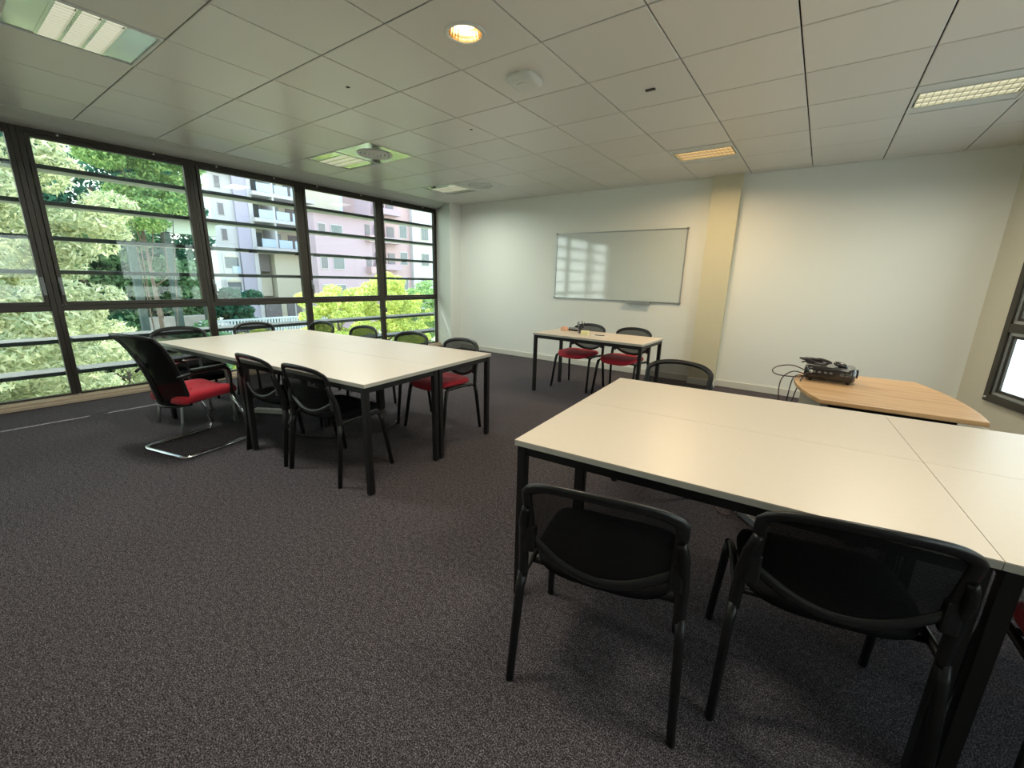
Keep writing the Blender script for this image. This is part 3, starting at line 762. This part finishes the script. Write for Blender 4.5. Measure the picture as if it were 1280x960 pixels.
# dark armchair with chromed arms between the red one and the glazing
root = thing('armchair', 'black armchair with chrome arms, half hidden behind the red armchair at the left tables', 'armchair', (-4.63, 1.36, 0), R(2))
for sx in (-1, 1):
    bm = BM(); tube(bm, [(sx*.27, .22, 0), (sx*.262, .19, .42), (sx*.262, .17, .60), (sx*.262, .13, .645), (sx*.262, -.12, .645), (sx*.255, -.20, .62)], .0125, 8, smooth_n=3); obj('leg', bm, 'steel', root)
    bm = BM(); tube(bm, [(sx*.27, -.22, 0), (sx*.258, -.18, .42), (sx*.245, -.24, .70)], .0125, 8, smooth_n=3); obj('leg', bm, 'steel', root)
    bm = BM(); prism(bm, rrect(.04, .26, .018, 4, sx*.262, 0), .655, .672); obj('arm_pad', bm, 'black_plastic', root, bevel=.005)
bm = BM(); pts = [back_pt(-1+2*q/14, 1) for q in range(15)] + [back_pt(1, .5)] + [back_pt(1-2*q/14, 0) for q in range(15)] + [back_pt(-1, .5)]
tube(bm, pts, .0155, 8, closed=True, flat=.75, up=(0, 1, 0)); obj('back_frame', bm, 'black_plastic', root)
bm = BM(); g = [[bm.verts.new(back_pt(-1+2*a/14, b/8)) for b in range(9)] for a in range(15)]
for a in range(14):
    for b in range(8): bm.faces.new((g[a][b], g[a+1][b], g[a+1][b+1], g[a][b+1])).smooth = True
obj('back_mesh', bm, 'back_mesh', root)
bm = BM(); prism(bm, rrect(.45, .43, .09, 6, 0, .02), .425, .475); obj('seat', bm, 'black_fabric', root, bevel=.012)

# ------------------------------------------------------------------ wooden boat-shaped table with projector
root = thing('boat_table', 'light wood table with curved ends behind the foreground tables', 'table', (0, 0, 0), 0)
def arc(p, q, bulge, n=10):
    p, q = Vector(p), Vector(q); d = q-p; nrm = Vector((d.y, -d.x)).normalized()
    return [tuple(p + d*t + nrm*bulge*4*t*(1-t)) for t in [k_/n for k_ in range(n)]]
oln = [(.09, 2.99)] + arc((.79, 3.02), (.64, 4.02), .055) + arc((.64, 4.02), (.02, 3.99), 0.0, 2) + arc((.02, 3.99), (-.06, 3.56), 0.02, 4) + arc((-.06, 3.56), (.09, 2.99), .03, 8)
bm = BM(); prism(bm, oln, .726, .752); obj('tabletop', bm, 'beech_wood', root, bevel=.004)
bm = BM(); prism(bm, [(.10, 3.10), (.14, 3.10), (.03, 3.62), (-.01, 3.60)], 0.0, .726); obj('side_panel', bm, 'panel_beige', root, bevel=.003)
bm = BM(); prism(bm, [(.66, 3.12), (.70, 3.12), (.62, 3.85), (.58, 3.85)], 0.0, .726); obj('side_panel', bm, 'black_metal', root, bevel=.003)
bm = BM(); box(bm, .14, .67, 3.04, 3.07, .65, .726); obj('rail', bm, 'black_metal', root)
bm = BM(); box(bm, .14, .60, 3.40, 3.43, .40, .726); obj('modesty_panel', bm, 'black_metal', root)

root = thing('projector', 'glossy black projector with vents and a tangle of leads on the wooden table', 'projector', (.135, 3.665, .752), R(-2))
bm = BM()
lv = [(.96, .016), (1.0, .028), (1.0, .085), (.965, .100), (.90, .106)]
rings = [[bm.verts.new((x, y, z)) for x, y in rrect(.29*s, .23*s, .045*s, 6)] for s, z in lv]
for A, B in zip(rings, rings[1:]):
    for q in range(len(A)): bm.faces.new((A[q], A[(q+1) % len(A)], B[(q+1) % len(A)], B[q])).smooth = True
bm.faces.new(rings[-1]); bm.faces.new(rings[0][::-1]); obj('body', bm, 'projector_black', root)
for sx, sy in ((-.10,-.08),(.11,-.08),(-.10,.08),(.11,.08),):
    bm = BM(); lathe(bm, [(.010, 0), (.012, .018)], 12, sx, sy, cap=True); obj('foot', bm, 'black_plastic', root)
for q in range(2):
    for z in (.058, .070):
        bm = BM(); box(bm, .060+.03*q, .082+.03*q, -.118, -.112, z, z+.004); obj('vent', bm, 'grey_plastic', root)
bm = BM(); box(bm, -.10, .03, -.1165, -.110, .045, .085); obj('socket_panel', bm, 'black_plastic', root)
for x in (-.085, -.055, -.02, .01):
    bm = BM(); box(bm, x-.009, x+.009, -.120, -.112, .062, .074); obj('socket', bm, 'grey_plastic', root)
bm = BM(); box(bm, -.112, -.094, -.138, -.110, .060, .078); obj('power_plug', bm, 'white_plastic', root, bevel=.003)
bm = BM(); tube(bm, [(.145, .0, .065), (.158, .0, .065)], .03, 16); obj('lens', bm, 'black_plastic', root)
# leads hanging off the table
for i, (pts, m_, lab) in enumerate((
    ([(.03, 3.535, .82), (.0, 3.50, .80), (-.03, 3.47, .72), (-.06, 3.45, .50), (-.07, 3.42, .2), (-.10, 3.40, .008), (-.2, 3.35, .007)], 'cable', 'straight dark power lead running from the white plug down behind the table edge'),
    ([(.02, 3.60, .80), (-.08, 3.62, .835), (-.17, 3.60, .82), (-.20, 3.56, .79), (-.16, 3.53, .77), (-.06, 3.54, .768), (.0, 3.57, .775)], 'maroon_cable', 'coiled maroon lead looping out to the left of the projector'),
    ([(.01, 3.57, .785), (-.07, 3.58, .80), (-.13, 3.56, .75), (-.14, 3.54, .66), (-.12, 3.50, .55), (-.10, 3.47, .3), (-.13, 3.46, .008)], 'maroon_cable', 'maroon lead curving down left of the wooden table'),
    ([(.02, 3.58, .77), (-.05, 3.56, .775), (-.075, 3.53, .70), (-.08, 3.51, .40), (-.06, 3.5, .10), (-.02, 3.5, .007)], 'cable', 'thin dark lead hanging straight down against the wooden table'))):
    bm = BM(); tube(bm, pts, .0038, 6, smooth_n=6); tag(obj('cable', bm, m_), lab, 'cable', 'leads at the projector')
bm = BM(); random.seed(3)
pts = [(.05 + .10*math.cos(k*1.9)*random.uniform(.5, 1), 3.63 + .055*math.sin(k*1.9)*random.uniform(.5, 1), .866 + .014*(k % 3)) for k in range(16)]
tube(bm, pts, .0055, 6, smooth_n=6); tag(obj('cable', bm, 'cable'), 'bundled black lead heaped on top of the projector', 'cable', 'leads at the projector')
bm = BM()
prf = [(.001, 0), (.022, .001), (.030, .012), (.026, .024), (.012, .031), (.001, .032)]
lathe(bm, prf, 20); bmesh.ops.scale(bm, vec=(1.5, 1, 1), verts=bm.verts)
o = obj('remote_mouse', bm, 'projector_black', smooth=True); o.location = (.185, 3.63, .859); o.rotation_euler = (0, R(14), R(-20)); tag(o, 'rounded black mouse-like handset on top of the projector', 'remote')

# ------------------------------------------------------------------ things on the table under the whiteboard
ZT = .7525
bm = BM(); prism(bm, rrect(.10, .09, .02, 4), 0, .05); bmesh.ops.scale(bm, vec=(.7, .7, 1), verts=[v for v in bm.verts if v.co.z > .04])
o = obj('orange_pouch', bm, 'tissue_orange', bevel=.012); o.location = (-2.68, 4.93, ZT); tag(o, 'small orange pouch at the left on the table under the whiteboard', 'pouch')
root = thing('board_eraser', 'grey board eraser lying beside the orange pouch under the whiteboard', 'eraser', (-2.56, 4.98, ZT), R(-12))
bm = BM(); box(bm, -.075, .075, -.03, .03, .015, .04); obj('handle_block', bm, 'grey_plastic', root, bevel=.006)
bm = BM(); box(bm, -.075, .075, -.03, .03, 0, .015); obj('felt_pad', bm, 'black_fabric', root)
root = thing('pen_cup', 'clear cup of markers and pens on the table under the whiteboard', 'pen cup', (-2.375, 4.80, ZT), 0)
bm = BM(); lathe(bm, [(.001, .002), (.034, .002), (.040, .10), (.038, .10), (.032, .006), (.001, .006)], 24); obj('cup', bm, 'cup_glass', root, smooth=True)
for q in range(7):
    a = 2*PI*q/7; bm = BM(); tube(bm, [(.012*math.cos(a), .012*math.sin(a), .008), (.045*math.cos(a), .045*math.sin(a), .125+.012*(q % 3))], .0055, 8)
    o = obj('marker', bm, 'pen_purple' if q % 2 else 'black_plastic'); o.location = (-2.375, 4.80, ZT)
    tag(o, ('purple-grey' if q % 2 else 'black') + ' marker standing in the clear pen cup', 'marker', ('purple' if q % 2 else 'black') + ' markers in the clear cup')
bm = BM(); box(bm, -.045, .045, -.03, .03, 0, .05); o = obj('card_box', bm, 'sticky_yellow', bevel=.003); o.location = (-2.27, 4.70, ZT); o.rotation_euler = (0, 0, R(15)); tag(o, 'small pale yellow box right of the pen cup', 'box')
bm = BM(); box(bm, -.105, .105, -.07, .07, 0, .003); o = obj('paper_sheet', bm, 'paper'); o.location = (-2.10, 4.72, ZT); o.rotation_euler = (0, 0, R(-10)); tag(o, 'flat white paper lying right of the yellow box', 'paper')
bm = BM(); tube(bm, [(-.06, 0, .006), (.06, .01, .006)], .005, 8); o = obj('pen', bm, 'black_plastic'); o.location = (-2.08, 4.71, ZT+.003); tag(o, 'dark pen lying on the white paper', 'pen')

# ------------------------------------------------------------------ power strips and leads on the floor
def strip(label, loc, rz, n, m0):
    root = thing('power_strip', label, 'power strip', loc, rz)
    L_ = .06*n + .06
    bm = BM(); box(bm, -L_/2, L_/2, -.03, .03, 0, .045); obj('housing', bm, m0, root, bevel=.006)
    for q in range(n):
        bm = BM(); lathe(bm, [(.022, .045), (.020, .049), (.017, .049), (.016, .040), (.001, .040)], 16, -L_/2+.06+.06*q, 0); obj('socket', bm, m0, root)
    bm = BM(); box(bm, L_/2-.03, L_/2-.012, -.01, .01, .045, .052); obj('switch', bm, 'switch_orange', root)
strip('white power strip lying on the carpet under the left tables', (-4.38, 1.92, 0), R(30), 5, 'strip_white')
strip('dark power strip on the carpet under the foreground table', (-.14, 2.72, 0), R(-48), 4, 'grey_plastic')
bm = BM(); tube(bm, [(-4.52, 1.84, .007), (-4.62, 1.72, .007), (-4.52, 1.62, .007), (-4.38, 1.58, .007), (-4.25, 1.63, .007), (-4.22, 1.75, .007)], .005, 6, smooth_n=6)
tag(obj('cable', bm, 'cable'), 'dark lead looping over the carpet beside the white power strip', 'cable')
bm = BM(); tube(bm, [(-4.22, 2.0, .03), (-4.02, 1.92, .008), (-3.80, 1.78, .007), (-3.45, 1.80, .007), (-3.2, 2.0, .007), (-3.1, 2.35, .007), (-3.3, 2.7, .007)], .006, 6, smooth_n=6)
tag(obj('cable', bm, 'cable'), 'long black lead curving across the carpet under the left tables', 'cable')
bm = BM(); tube(bm, [(-.42, 3.0, .007), (-.36, 2.80, .007), (-.28, 2.68, .007), (-.22, 2.70, .02), (-.20, 2.76, .03)], .004, 6, smooth_n=6)
tag(obj('cable', bm, 'maroon_cable'), 'thin maroon lead on the carpet beside the dark power strip', 'cable')

# ------------------------------------------------------------------ outdoors
GZ = -4.5
bm = BM()
N = 24
vs = [[bm.verts.new((-110 + 103*a/N, -60 + 150*b/N, GZ + (-.02 if a == N else .15*math.sin(a*1.3+b*.7)))) for b in range(N+1)] for a in range(N+1)]
for a in range(N):
    for b in range(N): bm.faces.new((vs[a][b], vs[a+1][b], vs[a+1][b+1], vs[a][b+1]))
tag(obj('ground', bm, 'grass'), kind='structure')
bm = BM(); box(bm, -24.5, -19.5, -40, 70, GZ+.05, GZ+.26); tag(obj('road', bm, 'asphalt'), kind='structure')
bm = BM(); box(bm, 4, 90, -60, 90, GZ-.3, GZ); tag(obj('yard', bm, 'asphalt'), kind='structure')

def K(y, z, X): k_ = -X/30.0; return y*k_, HC + (z-HC)*k_
def rects(bm, X, L_, dx0=0.0, dx1=.05, mi=0):
    for y0, y1, z0, z1 in L_:
        a, c = K(y0, z0, X); b_, d = K(y1, z1, X); box(bm, X+dx0, X+dx1, a, b_, c, d, mi)
# left wing
X1 = -48.0
root = thing('apartment_building', 'tall lavender and white apartment block with stacked balconies, left one outside', 'building', (0, 0, 0), 0)
def part(name, m_, X, L_, dx0, dx1, parent=root, bevel=0):
    bm = BM(); rects(bm, X, L_, dx0, dx1); return obj(name, bm, m_, parent, bevel=bevel)
part('wall', 'fac_white', X1, [(11.1, 12.35, -2.4, 7.15)], -1.8, 0)
part('stair_tower', 'fac_lavender', X1, [(12.35, 13.15, -2.4, 9.0)], -4, .3)
part('wall', 'fac_cream', X1, [(13.15, 17.4, -2.4, 9.0)], -9, -1.6)
part('corner_pier', 'fac_white', X1, [(13.1, 13.35, -2.4, 9.0)], -1.6, .4)
part('roof', 'roof_grey', X1, [(10.95, 12.5, 7.15, 7.3)], -2.0, .5)
for z0 in (8.0, 6.3, 4.75, 3.0):
    s = part('balcony_slab', 'fac_white', X1, [(13.2, 17.2, z0-.22, z0)], -1.6, 1.2)
    for a in (13.5, 14.55, 15.6):
        p = part('balcony_panel', 'balcony_panel', X1, [(a, a+.85, z0+.02, z0+.52)], 1.0, 1.12)
        p.parent = s
part('divider', 'fac_white', X1, [(14.35, 14.48, 2.8, 8.0)], -1.6, 1.1)
for a in (13.55, 14.8, 16.0):
    for z0 in (6.3, 4.75, 3.0):
        f = part('balcony_door', 'fac_glass' if a < 15.9 else 'fac_dark', X1, [(a, a+.7, z0, z0+1.0)], -1.6, -1.5)
for a, z0 in ((11.45, 6.25), (11.48, 4.75), (11.5, 3.3)):
    f = part('window', 'fac_white', X1, [(a-.03, a+.32, z0-.03, z0+.68)], 0, .06); g_ = part('pane', 'fac_dark', X1, [(a, a+.28, z0, z0+.64)], .05, .09); g_.parent = f
for z0 in (1.35, -.15):
    f = part('loggia', 'fac_white', X1, [(11.35, 12.3, z0-.05, z0+1.15)], .0, .1)
    g_ = part('opening', 'fac_glass', X1, [(11.45, 12.2, z0+.3, z0+.95)], .09, .14); g_.parent = f
    bm = BM()
    yc, zc = K(11.825, z0+.93, X1); hw_ = .375*1.6
    prism(bm, [(hw_*math.cos(PI*q/12), .45*math.sin(PI*q/12)) for q in range(13)], 0, .05)
    bmesh.ops.transform(bm, matrix=Matrix(((0,0,1,X1+.09),(1,0,0,yc),(0,1,0,zc),(0,0,0,1))), verts=bm.verts)
    o = obj('arch', bm, 'fac_cream', f)
    g_ = part('balcony_panel', 'balcony_panel', X1, [(11.8, 12.25, z0, z0+.42)], .12, .25); g_.parent = f
part('wall', 'fac_cream', X1, [(14.4, 16.4, -2.4, 2.75)], -1.6, .2)
part('loggia', 'fac_dark', X1, [(13.45, 14.3, 1.5, 2.7)], -1.0, -.6)
part('loggia', 'fac_cream', X1, [(13.45, 14.3, -.1, 1.3)], -1.0, -.6)
part('window', 'fac_dark', X1, [(13.45, 14.5, -1.5, -.4)], .2, .3)
part('window', 'fac_dark', X1, [(14.9, 15.9, -1.5, -.4)], .2, .3)
part('window', 'fac_white', X1, [(15.4, 15.5, -1.5, -.4)], .3, .36)
part('window', 'brown_blind', X1, [(11.5, 12.1, -1.4, -.7)], .0, .12)

# centre pink wing, in front of a taller white block
X2 = -38.0
root = thing('apartment_building', 'pale pink apartment wing with grey roof edge and small square windows, middle one outside', 'building', (0, 0, 0), 0)
def part2(*a, **k_): k_['parent'] = root; return part(*a, **k_)
part2('wall', 'fac_pink', X2, [(17.45, 22.2, -2.9, 5.75)], -2, 0)
part2('roof', 'roof_grey', X2, [(17.25, 22.4, 5.75, 5.9)], -2.2, .6)
for a, b_ in ((17.75, 18.25), (18.75, 19.6)):
    for z0, z1 in ((4.2, 4.95), (1.85, 2.65), (-.15, .65)):
        f = part2('window', 'fac_white', X2, [(a-.05, b_+.05, z0-.05, z1+.05)], 0, .05)
        g_ = part2('pane', 'fac_dark' if b_ < 18.5 else 'fac_glass', X2, [(a, b_, z0, z1)], .04, .08); g_.parent = f
for z0 in (4.0, 1.6, -.5):
    f = part2('balcony', 'fac_rose', X2, [(21.6, 22.15, z0, z0+.5)], 0, .8)
    g_ = part2('balcony_door', 'fac_dark', X2, [(21.65, 22.1, z0+.5, z0+1.3)], 0, .05); g_.parent = f
part2('porch', 'brown_blind', X2, [(18.1, 19.4, -1.6, -1.1)], 0, 2.0)

X3 = -56.0
root = thing('apartment_building', 'white upper block rising behind the pink wing', 'building', (0, 0, 0), 0)
part2('wall', 'fac_cream', X3, [(16.0, 19.6, -2, 9.5)], -2, 0)
part2('wall', 'fac_blue', X3, [(19.6, 24.0, -2, 9.5)], -3, -.5)
for a in (20.4, 22.4):
    f = part2('window', 'fac_white', X3, [(a-.05, a+.75, 5.9, 7.15)], -.5, -.4); g_ = part2('pane', 'fac_dark', X3, [(a, a+.7, 5.95, 7.1)], -.42, -.36); g_.parent = f

X4 = -42.0
root = thing('apartment_building', 'rose and white apartment block with balconies, seen through the far right panes', 'building', (0, 0, 0), 0)
part2('wall', 'fac_pink', X4, [(22.3, 23.6, -2.7, 9.5)], -3, -.3)
part2('wall', 'fac_rose', X4, [(23.6, 26.2, -2.7, 8.2)], -8, 0)
part2('wall', 'fac_white', X4, [(26.2, 36, -2.7, 7.9)], -8, .5)
part2('roof', 'roof_grey', X4, [(26.0, 36, 7.9, 8.05)], -8, .9)
for z0 in (6.2, 4.0, 1.9, -.2):
    f = part2('balcony', 'fac_pink', X4, [(22.5, 24.7, z0, z0+.45)], 0, 1.0)
    for a in (22.65, 23.75):
        g_ = part2('balcony_door', 'fac_dark', X4, [(a, a+.7, z0+.1, z0+1.35)], -.25, .1); g_.parent = f
for z0 in (4.6, 2.4, .3):
    for a in (25.1,):
        f = part2('window', 'fac_white', X4, [(a-.05, a+.75, z0-.05, z0+1.05)], 0, .05); g_ = part2('pane', 'fac_glass', X4, [(a, a+.7, z0, z0+1.0)], .04, .08); g_.parent = f
    for a in (27.2, 29.0, 31.0):
        f = part2('window', 'fac_cream', X4, [(a-.05, a+.85, z0-.05, z0+1.05)], .5, .56); g_ = part2('pane', 'fac_glass', X4, [(a, a+.37, z0, z0+1.0)], .55, .6); g_.parent = f
        g_ = part2('pane', 'fac_glass', X4, [(a+.43, a+.8, z0, z0+1.0)], .55, .6); g_.parent = f

# pavilion, garden wall, railings
root = thing('pavilion', 'dark-posted garden pavilion with a pale fascia in the trees', 'pavilion', (0, 0, 0), 0)
X5 = -24.0
part2('fascia', 'pavilion_band', X5, [(6.0, 11.2, 3.45, 4.1)], -.3, 0)
part2('roof', 'roof_grey', X5, [(5.9, 11.3, 4.1, 4.25)], -5, .3)
for y in (7.0, 8.6, 10.1): part2('post', 'dark_post', X5, [(y, y+.32, -2.6-3, 3.5)], -.3, 0)
bm = BM(); rects(bm, -27, [(7.2, 10.6, -4.6, -1.15)], -.4, 0); tag(obj('garden_wall', bm, 'stone_wall', bevel=.03), 'low stone garden wall outside the lower left panes', 'wall')
root = thing('railing', 'pale slatted railing along the street in front of the buildings', 'railing', (0, 0, 0), 0)
part2('rail', 'rail_paint', -26, [(9.6, 19.0, -1.62, -1.5)], 0, .06)
bm = BM()
y = 9.6
while y < 19.0: rects(bm, -26, [(y, y+.11, -3.6, -1.55)], 0, .04); y += .19
obj('slat', bm, 'rail_paint', root)

# trees
def leaves(bm, blobs, n, size, rnd, elong=1.0, mi=0, droop=0.0):
    tot = sum(b[3]*b[4]*b[5] for b in blobs)
    for (x, y, z, rx, ry, rz_) in blobs:
        for _ in range(int(n*rx*ry*rz_/tot)):
            d = Vector((rnd.gauss(0,1), rnd.gauss(0,1), rnd.gauss(0,1))).normalized(); rr = rnd.uniform(.55, 1.0)**.6
            c = Vector((x+d.x*rx*rr, y+d.y*ry*rr, z+d.z*rz_*rr))
            nrm = (d*.6 + Vector((rnd.gauss(0,.6), rnd.gauss(0,.6), rnd.gauss(0,.6)+.3))).normalized()
            t = nrm.cross(Vector((rnd.gauss(0,1), rnd.gauss(0,1), rnd.gauss(0,1)-droop))).normalized(); b2 = nrm.cross(t)
            s = size*rnd.uniform(.6, 1.3)
            q = [c - t*s*elong, c + b2*s*.5, c + t*s*elong, c - b2*s*.5]
            f = bm.faces.new([bm.verts.new(v) for v in q]); f.material_index = mi
def tree(name, label, base, height, blobs, leafm, n, size, seed, trunk_r=.18, elong=1.0, cat='tree', group=None, clusters=0, cr=.5):
    rnd = random.Random(seed); root = thing(name, label, cat, (0,0,0), 0, group)
    bm = BM(); bx_, by_, bz_ = base
    tube(bm, [(bx_, by_, bz_-.2), (bx_+.1, by_+.05, bz_+height*.35), (bx_, by_, bz_+height*.75)], [trunk_r, trunk_r*.8, trunk_r*.35], 8)
    for q in range(7):
        b = blobs[q % len(blobs)]; h = bz_ + height*(.25+.07*q)
        tube(bm, [(bx_+.05, by_, h), ((bx_+b[0])/2, (by_+b[1])/2, h+.4), (b[0]+rnd.uniform(-.5,.5), b[1]+rnd.uniform(-.5,.5), b[2])], [trunk_r*.35, trunk_r*.25, trunk_r*.1], 6)
    obj('trunk', bm, 'bark', root)
    if clusters:
        nb = []
        tot = sum(b[3]*b[4]*b[5] for b in blobs)
        for (x, y, z, rx, ry, rz_) in blobs:
            for _ in range(max(3, int(clusters*rx*ry*rz_/tot))):
                d = Vector((rnd.gauss(0,1), rnd.gauss(0,1), rnd.gauss(0,1))).normalized(); rr = rnd.uniform(.3, 1.0)**.5
                s = cr*rnd.uniform(.6, 1.3); nb.append((x+d.x*rx*rr, y+d.y*ry*rr, z+d.z*rz_*rr, s, s, s*.6))
        blobs = nb
    bm = BM(); leaves(bm, blobs, n, size, rnd, elong); obj('foliage', bm, leafm, root)
    return root
tree('conifer_tree', 'pale feathery conifer filling the left panes outside', (-13.5, .3, GZ), 9,
     [(-13.5, .2, -2.6, 2.6, 2.9, 2.2), (-13.5, .0, .0, 2.6, 3.0, 2.0), (-13.5, .3, 2.3, 2.2, 2.8, 1.6), (-13.5, -.2, 4.4, 1.9, 2.9, 1.6)], 'leaf_pale', 120000, .05, 1, .25, elong=1.6, clusters=420, cr=.42)
tree('bushy_tree', 'pale low bushy tree spreading right of the conifer outside the low panes', (-16.5, 3.3, GZ), 4.5,
     [(-16.5, 3.0, -1.8, 2.0, 2.2, 1.9), (-15.5, 2.2, -3.2, 2.0, 2.6, 1.3)], 'leaf_pale', 48000, .05, 2, .10, elong=1.5, clusters=150, cr=.42)
tree('broadleaf_tree', 'fresh green broadleaf crown outside the second large pane from the left', (-19, 4.9, GZ), 10,
     [(-19, 4.6, 5.3, 1.3, 1.3, .7), (-19, 5.9, 4.9, 1.3, 1.0, .8), (-19, 5.2, 3.5, 1.2, 1.1, .8)], 'leaf_fresh', 30000, .065, 3, .09, clusters=110, cr=.42)
GTX = 'dark woodland trees behind the pavilion'
for i, (x, y, h, r_, lab) in enumerate(((-33, 2.5, 13, 3.2, 'leftmost dark woodland tree behind the conifer'), (-35, 7.0, 14, 3.6, 'tall dark woodland tree behind the pavilion, left'),
      (-33, 9.4, 13.5, 2.2, 'dark woodland tree beside the lavender block'), (-30, 5.0, 9, 2.8, 'lower dark woodland tree between the pavilion posts'), (-42, 5.0, 16, 4.5, 'farthest tall woodland tree showing at the top of the panes'),
      (-42, 11.2, 15, 3.0, 'far woodland tree touching the corner of the lavender block'), (-30.5, 8.8, 6.5, 1.8, 'short dark tree behind the pavilion at its right'))):
    tree('woodland_tree', lab, (x, y, GZ), h, [(x, y, GZ+h*.3, r_, r_, h*.27), (x, y, GZ+h*.68, r_*.9, r_, h*.33)], 'leaf_dark' if i not in (3, 6) else 'leaf_mid', 16000, .15, 20+i, .25, group=GTX, clusters=110, cr=.8)
for i, (x, y, lab) in enumerate(((-28.5, 5.2, 'dark bushy undergrowth left of the pavilion posts'), (-30.3, 8.3, 'dark bushy undergrowth between the pavilion posts'), (-29.0, 11.2, 'dark bushy undergrowth beside the stone wall'))):
    tree('undergrowth_shrub', lab, (x, y, GZ), 3.6, [(x, y, -2.6, 1.3, 1.6, 1.9), (x, y, -.4, 1.2, 1.4, 1.0)], 'leaf_dark', 14000, .11, 60+i, .08, cat='shrub', group='undergrowth behind the pavilion', clusters=60, cr=.5)
GTY = 'yellow-green garden trees by the street'
tree('garden_tree', 'bright yellow-green tree seen right of the third mullion', (-17, 10.6, GZ), 5.5, [(-17, 10.6, -.6, 1.7, 1.7, 1.5), (-17, 9.6, -1.5, 1.5, 1.5, 1.0)], 'leaf_yellow', 34000, .055, 41, .12, group=GTY, clusters=110, cr=.38)
tree('garden_tree', 'bright yellow-green tree seen behind the fourth mullion', (-17, 13.2, GZ), 6.0, [(-17, 12.8, .0, 1.5, 1.6, 1.5), (-17, 14.2, -.6, 1.5, 1.6, 1.6)], 'leaf_yellow', 34000, .055, 42, .12, group=GTY, clusters=110, cr=.38)
tree('garden_tree', 'green tree filling the low far right panes', (-18, 16.8, GZ), 6.0, [(-18, 16.6, -.6, 1.7, 2.0, 1.9)], 'leaf_fresh', 24000, .055, 43, .12, group=GTY, clusters=80, cr=.38)
tree('garden_shrub', 'small yellow-green shrub tip showing above the left tables', (-16.5, 6.9, GZ), 3.4, [(-16.5, 6.9, -1.35, .9, 1.0, .7)], 'leaf_yellow', 3500, .09, 44, .08, cat='shrub', clusters=30, cr=.3)
tree('garden_shrub', 'dark green shrub beside the stone garden wall', (-22, 7.3, GZ), 3.0, [(-22, 7.3, -2.2, 1.0, 1.2, 1.5)], 'leaf_mid', 4000, .12, 45, .08, cat='shrub', clusters=40, cr=.4)
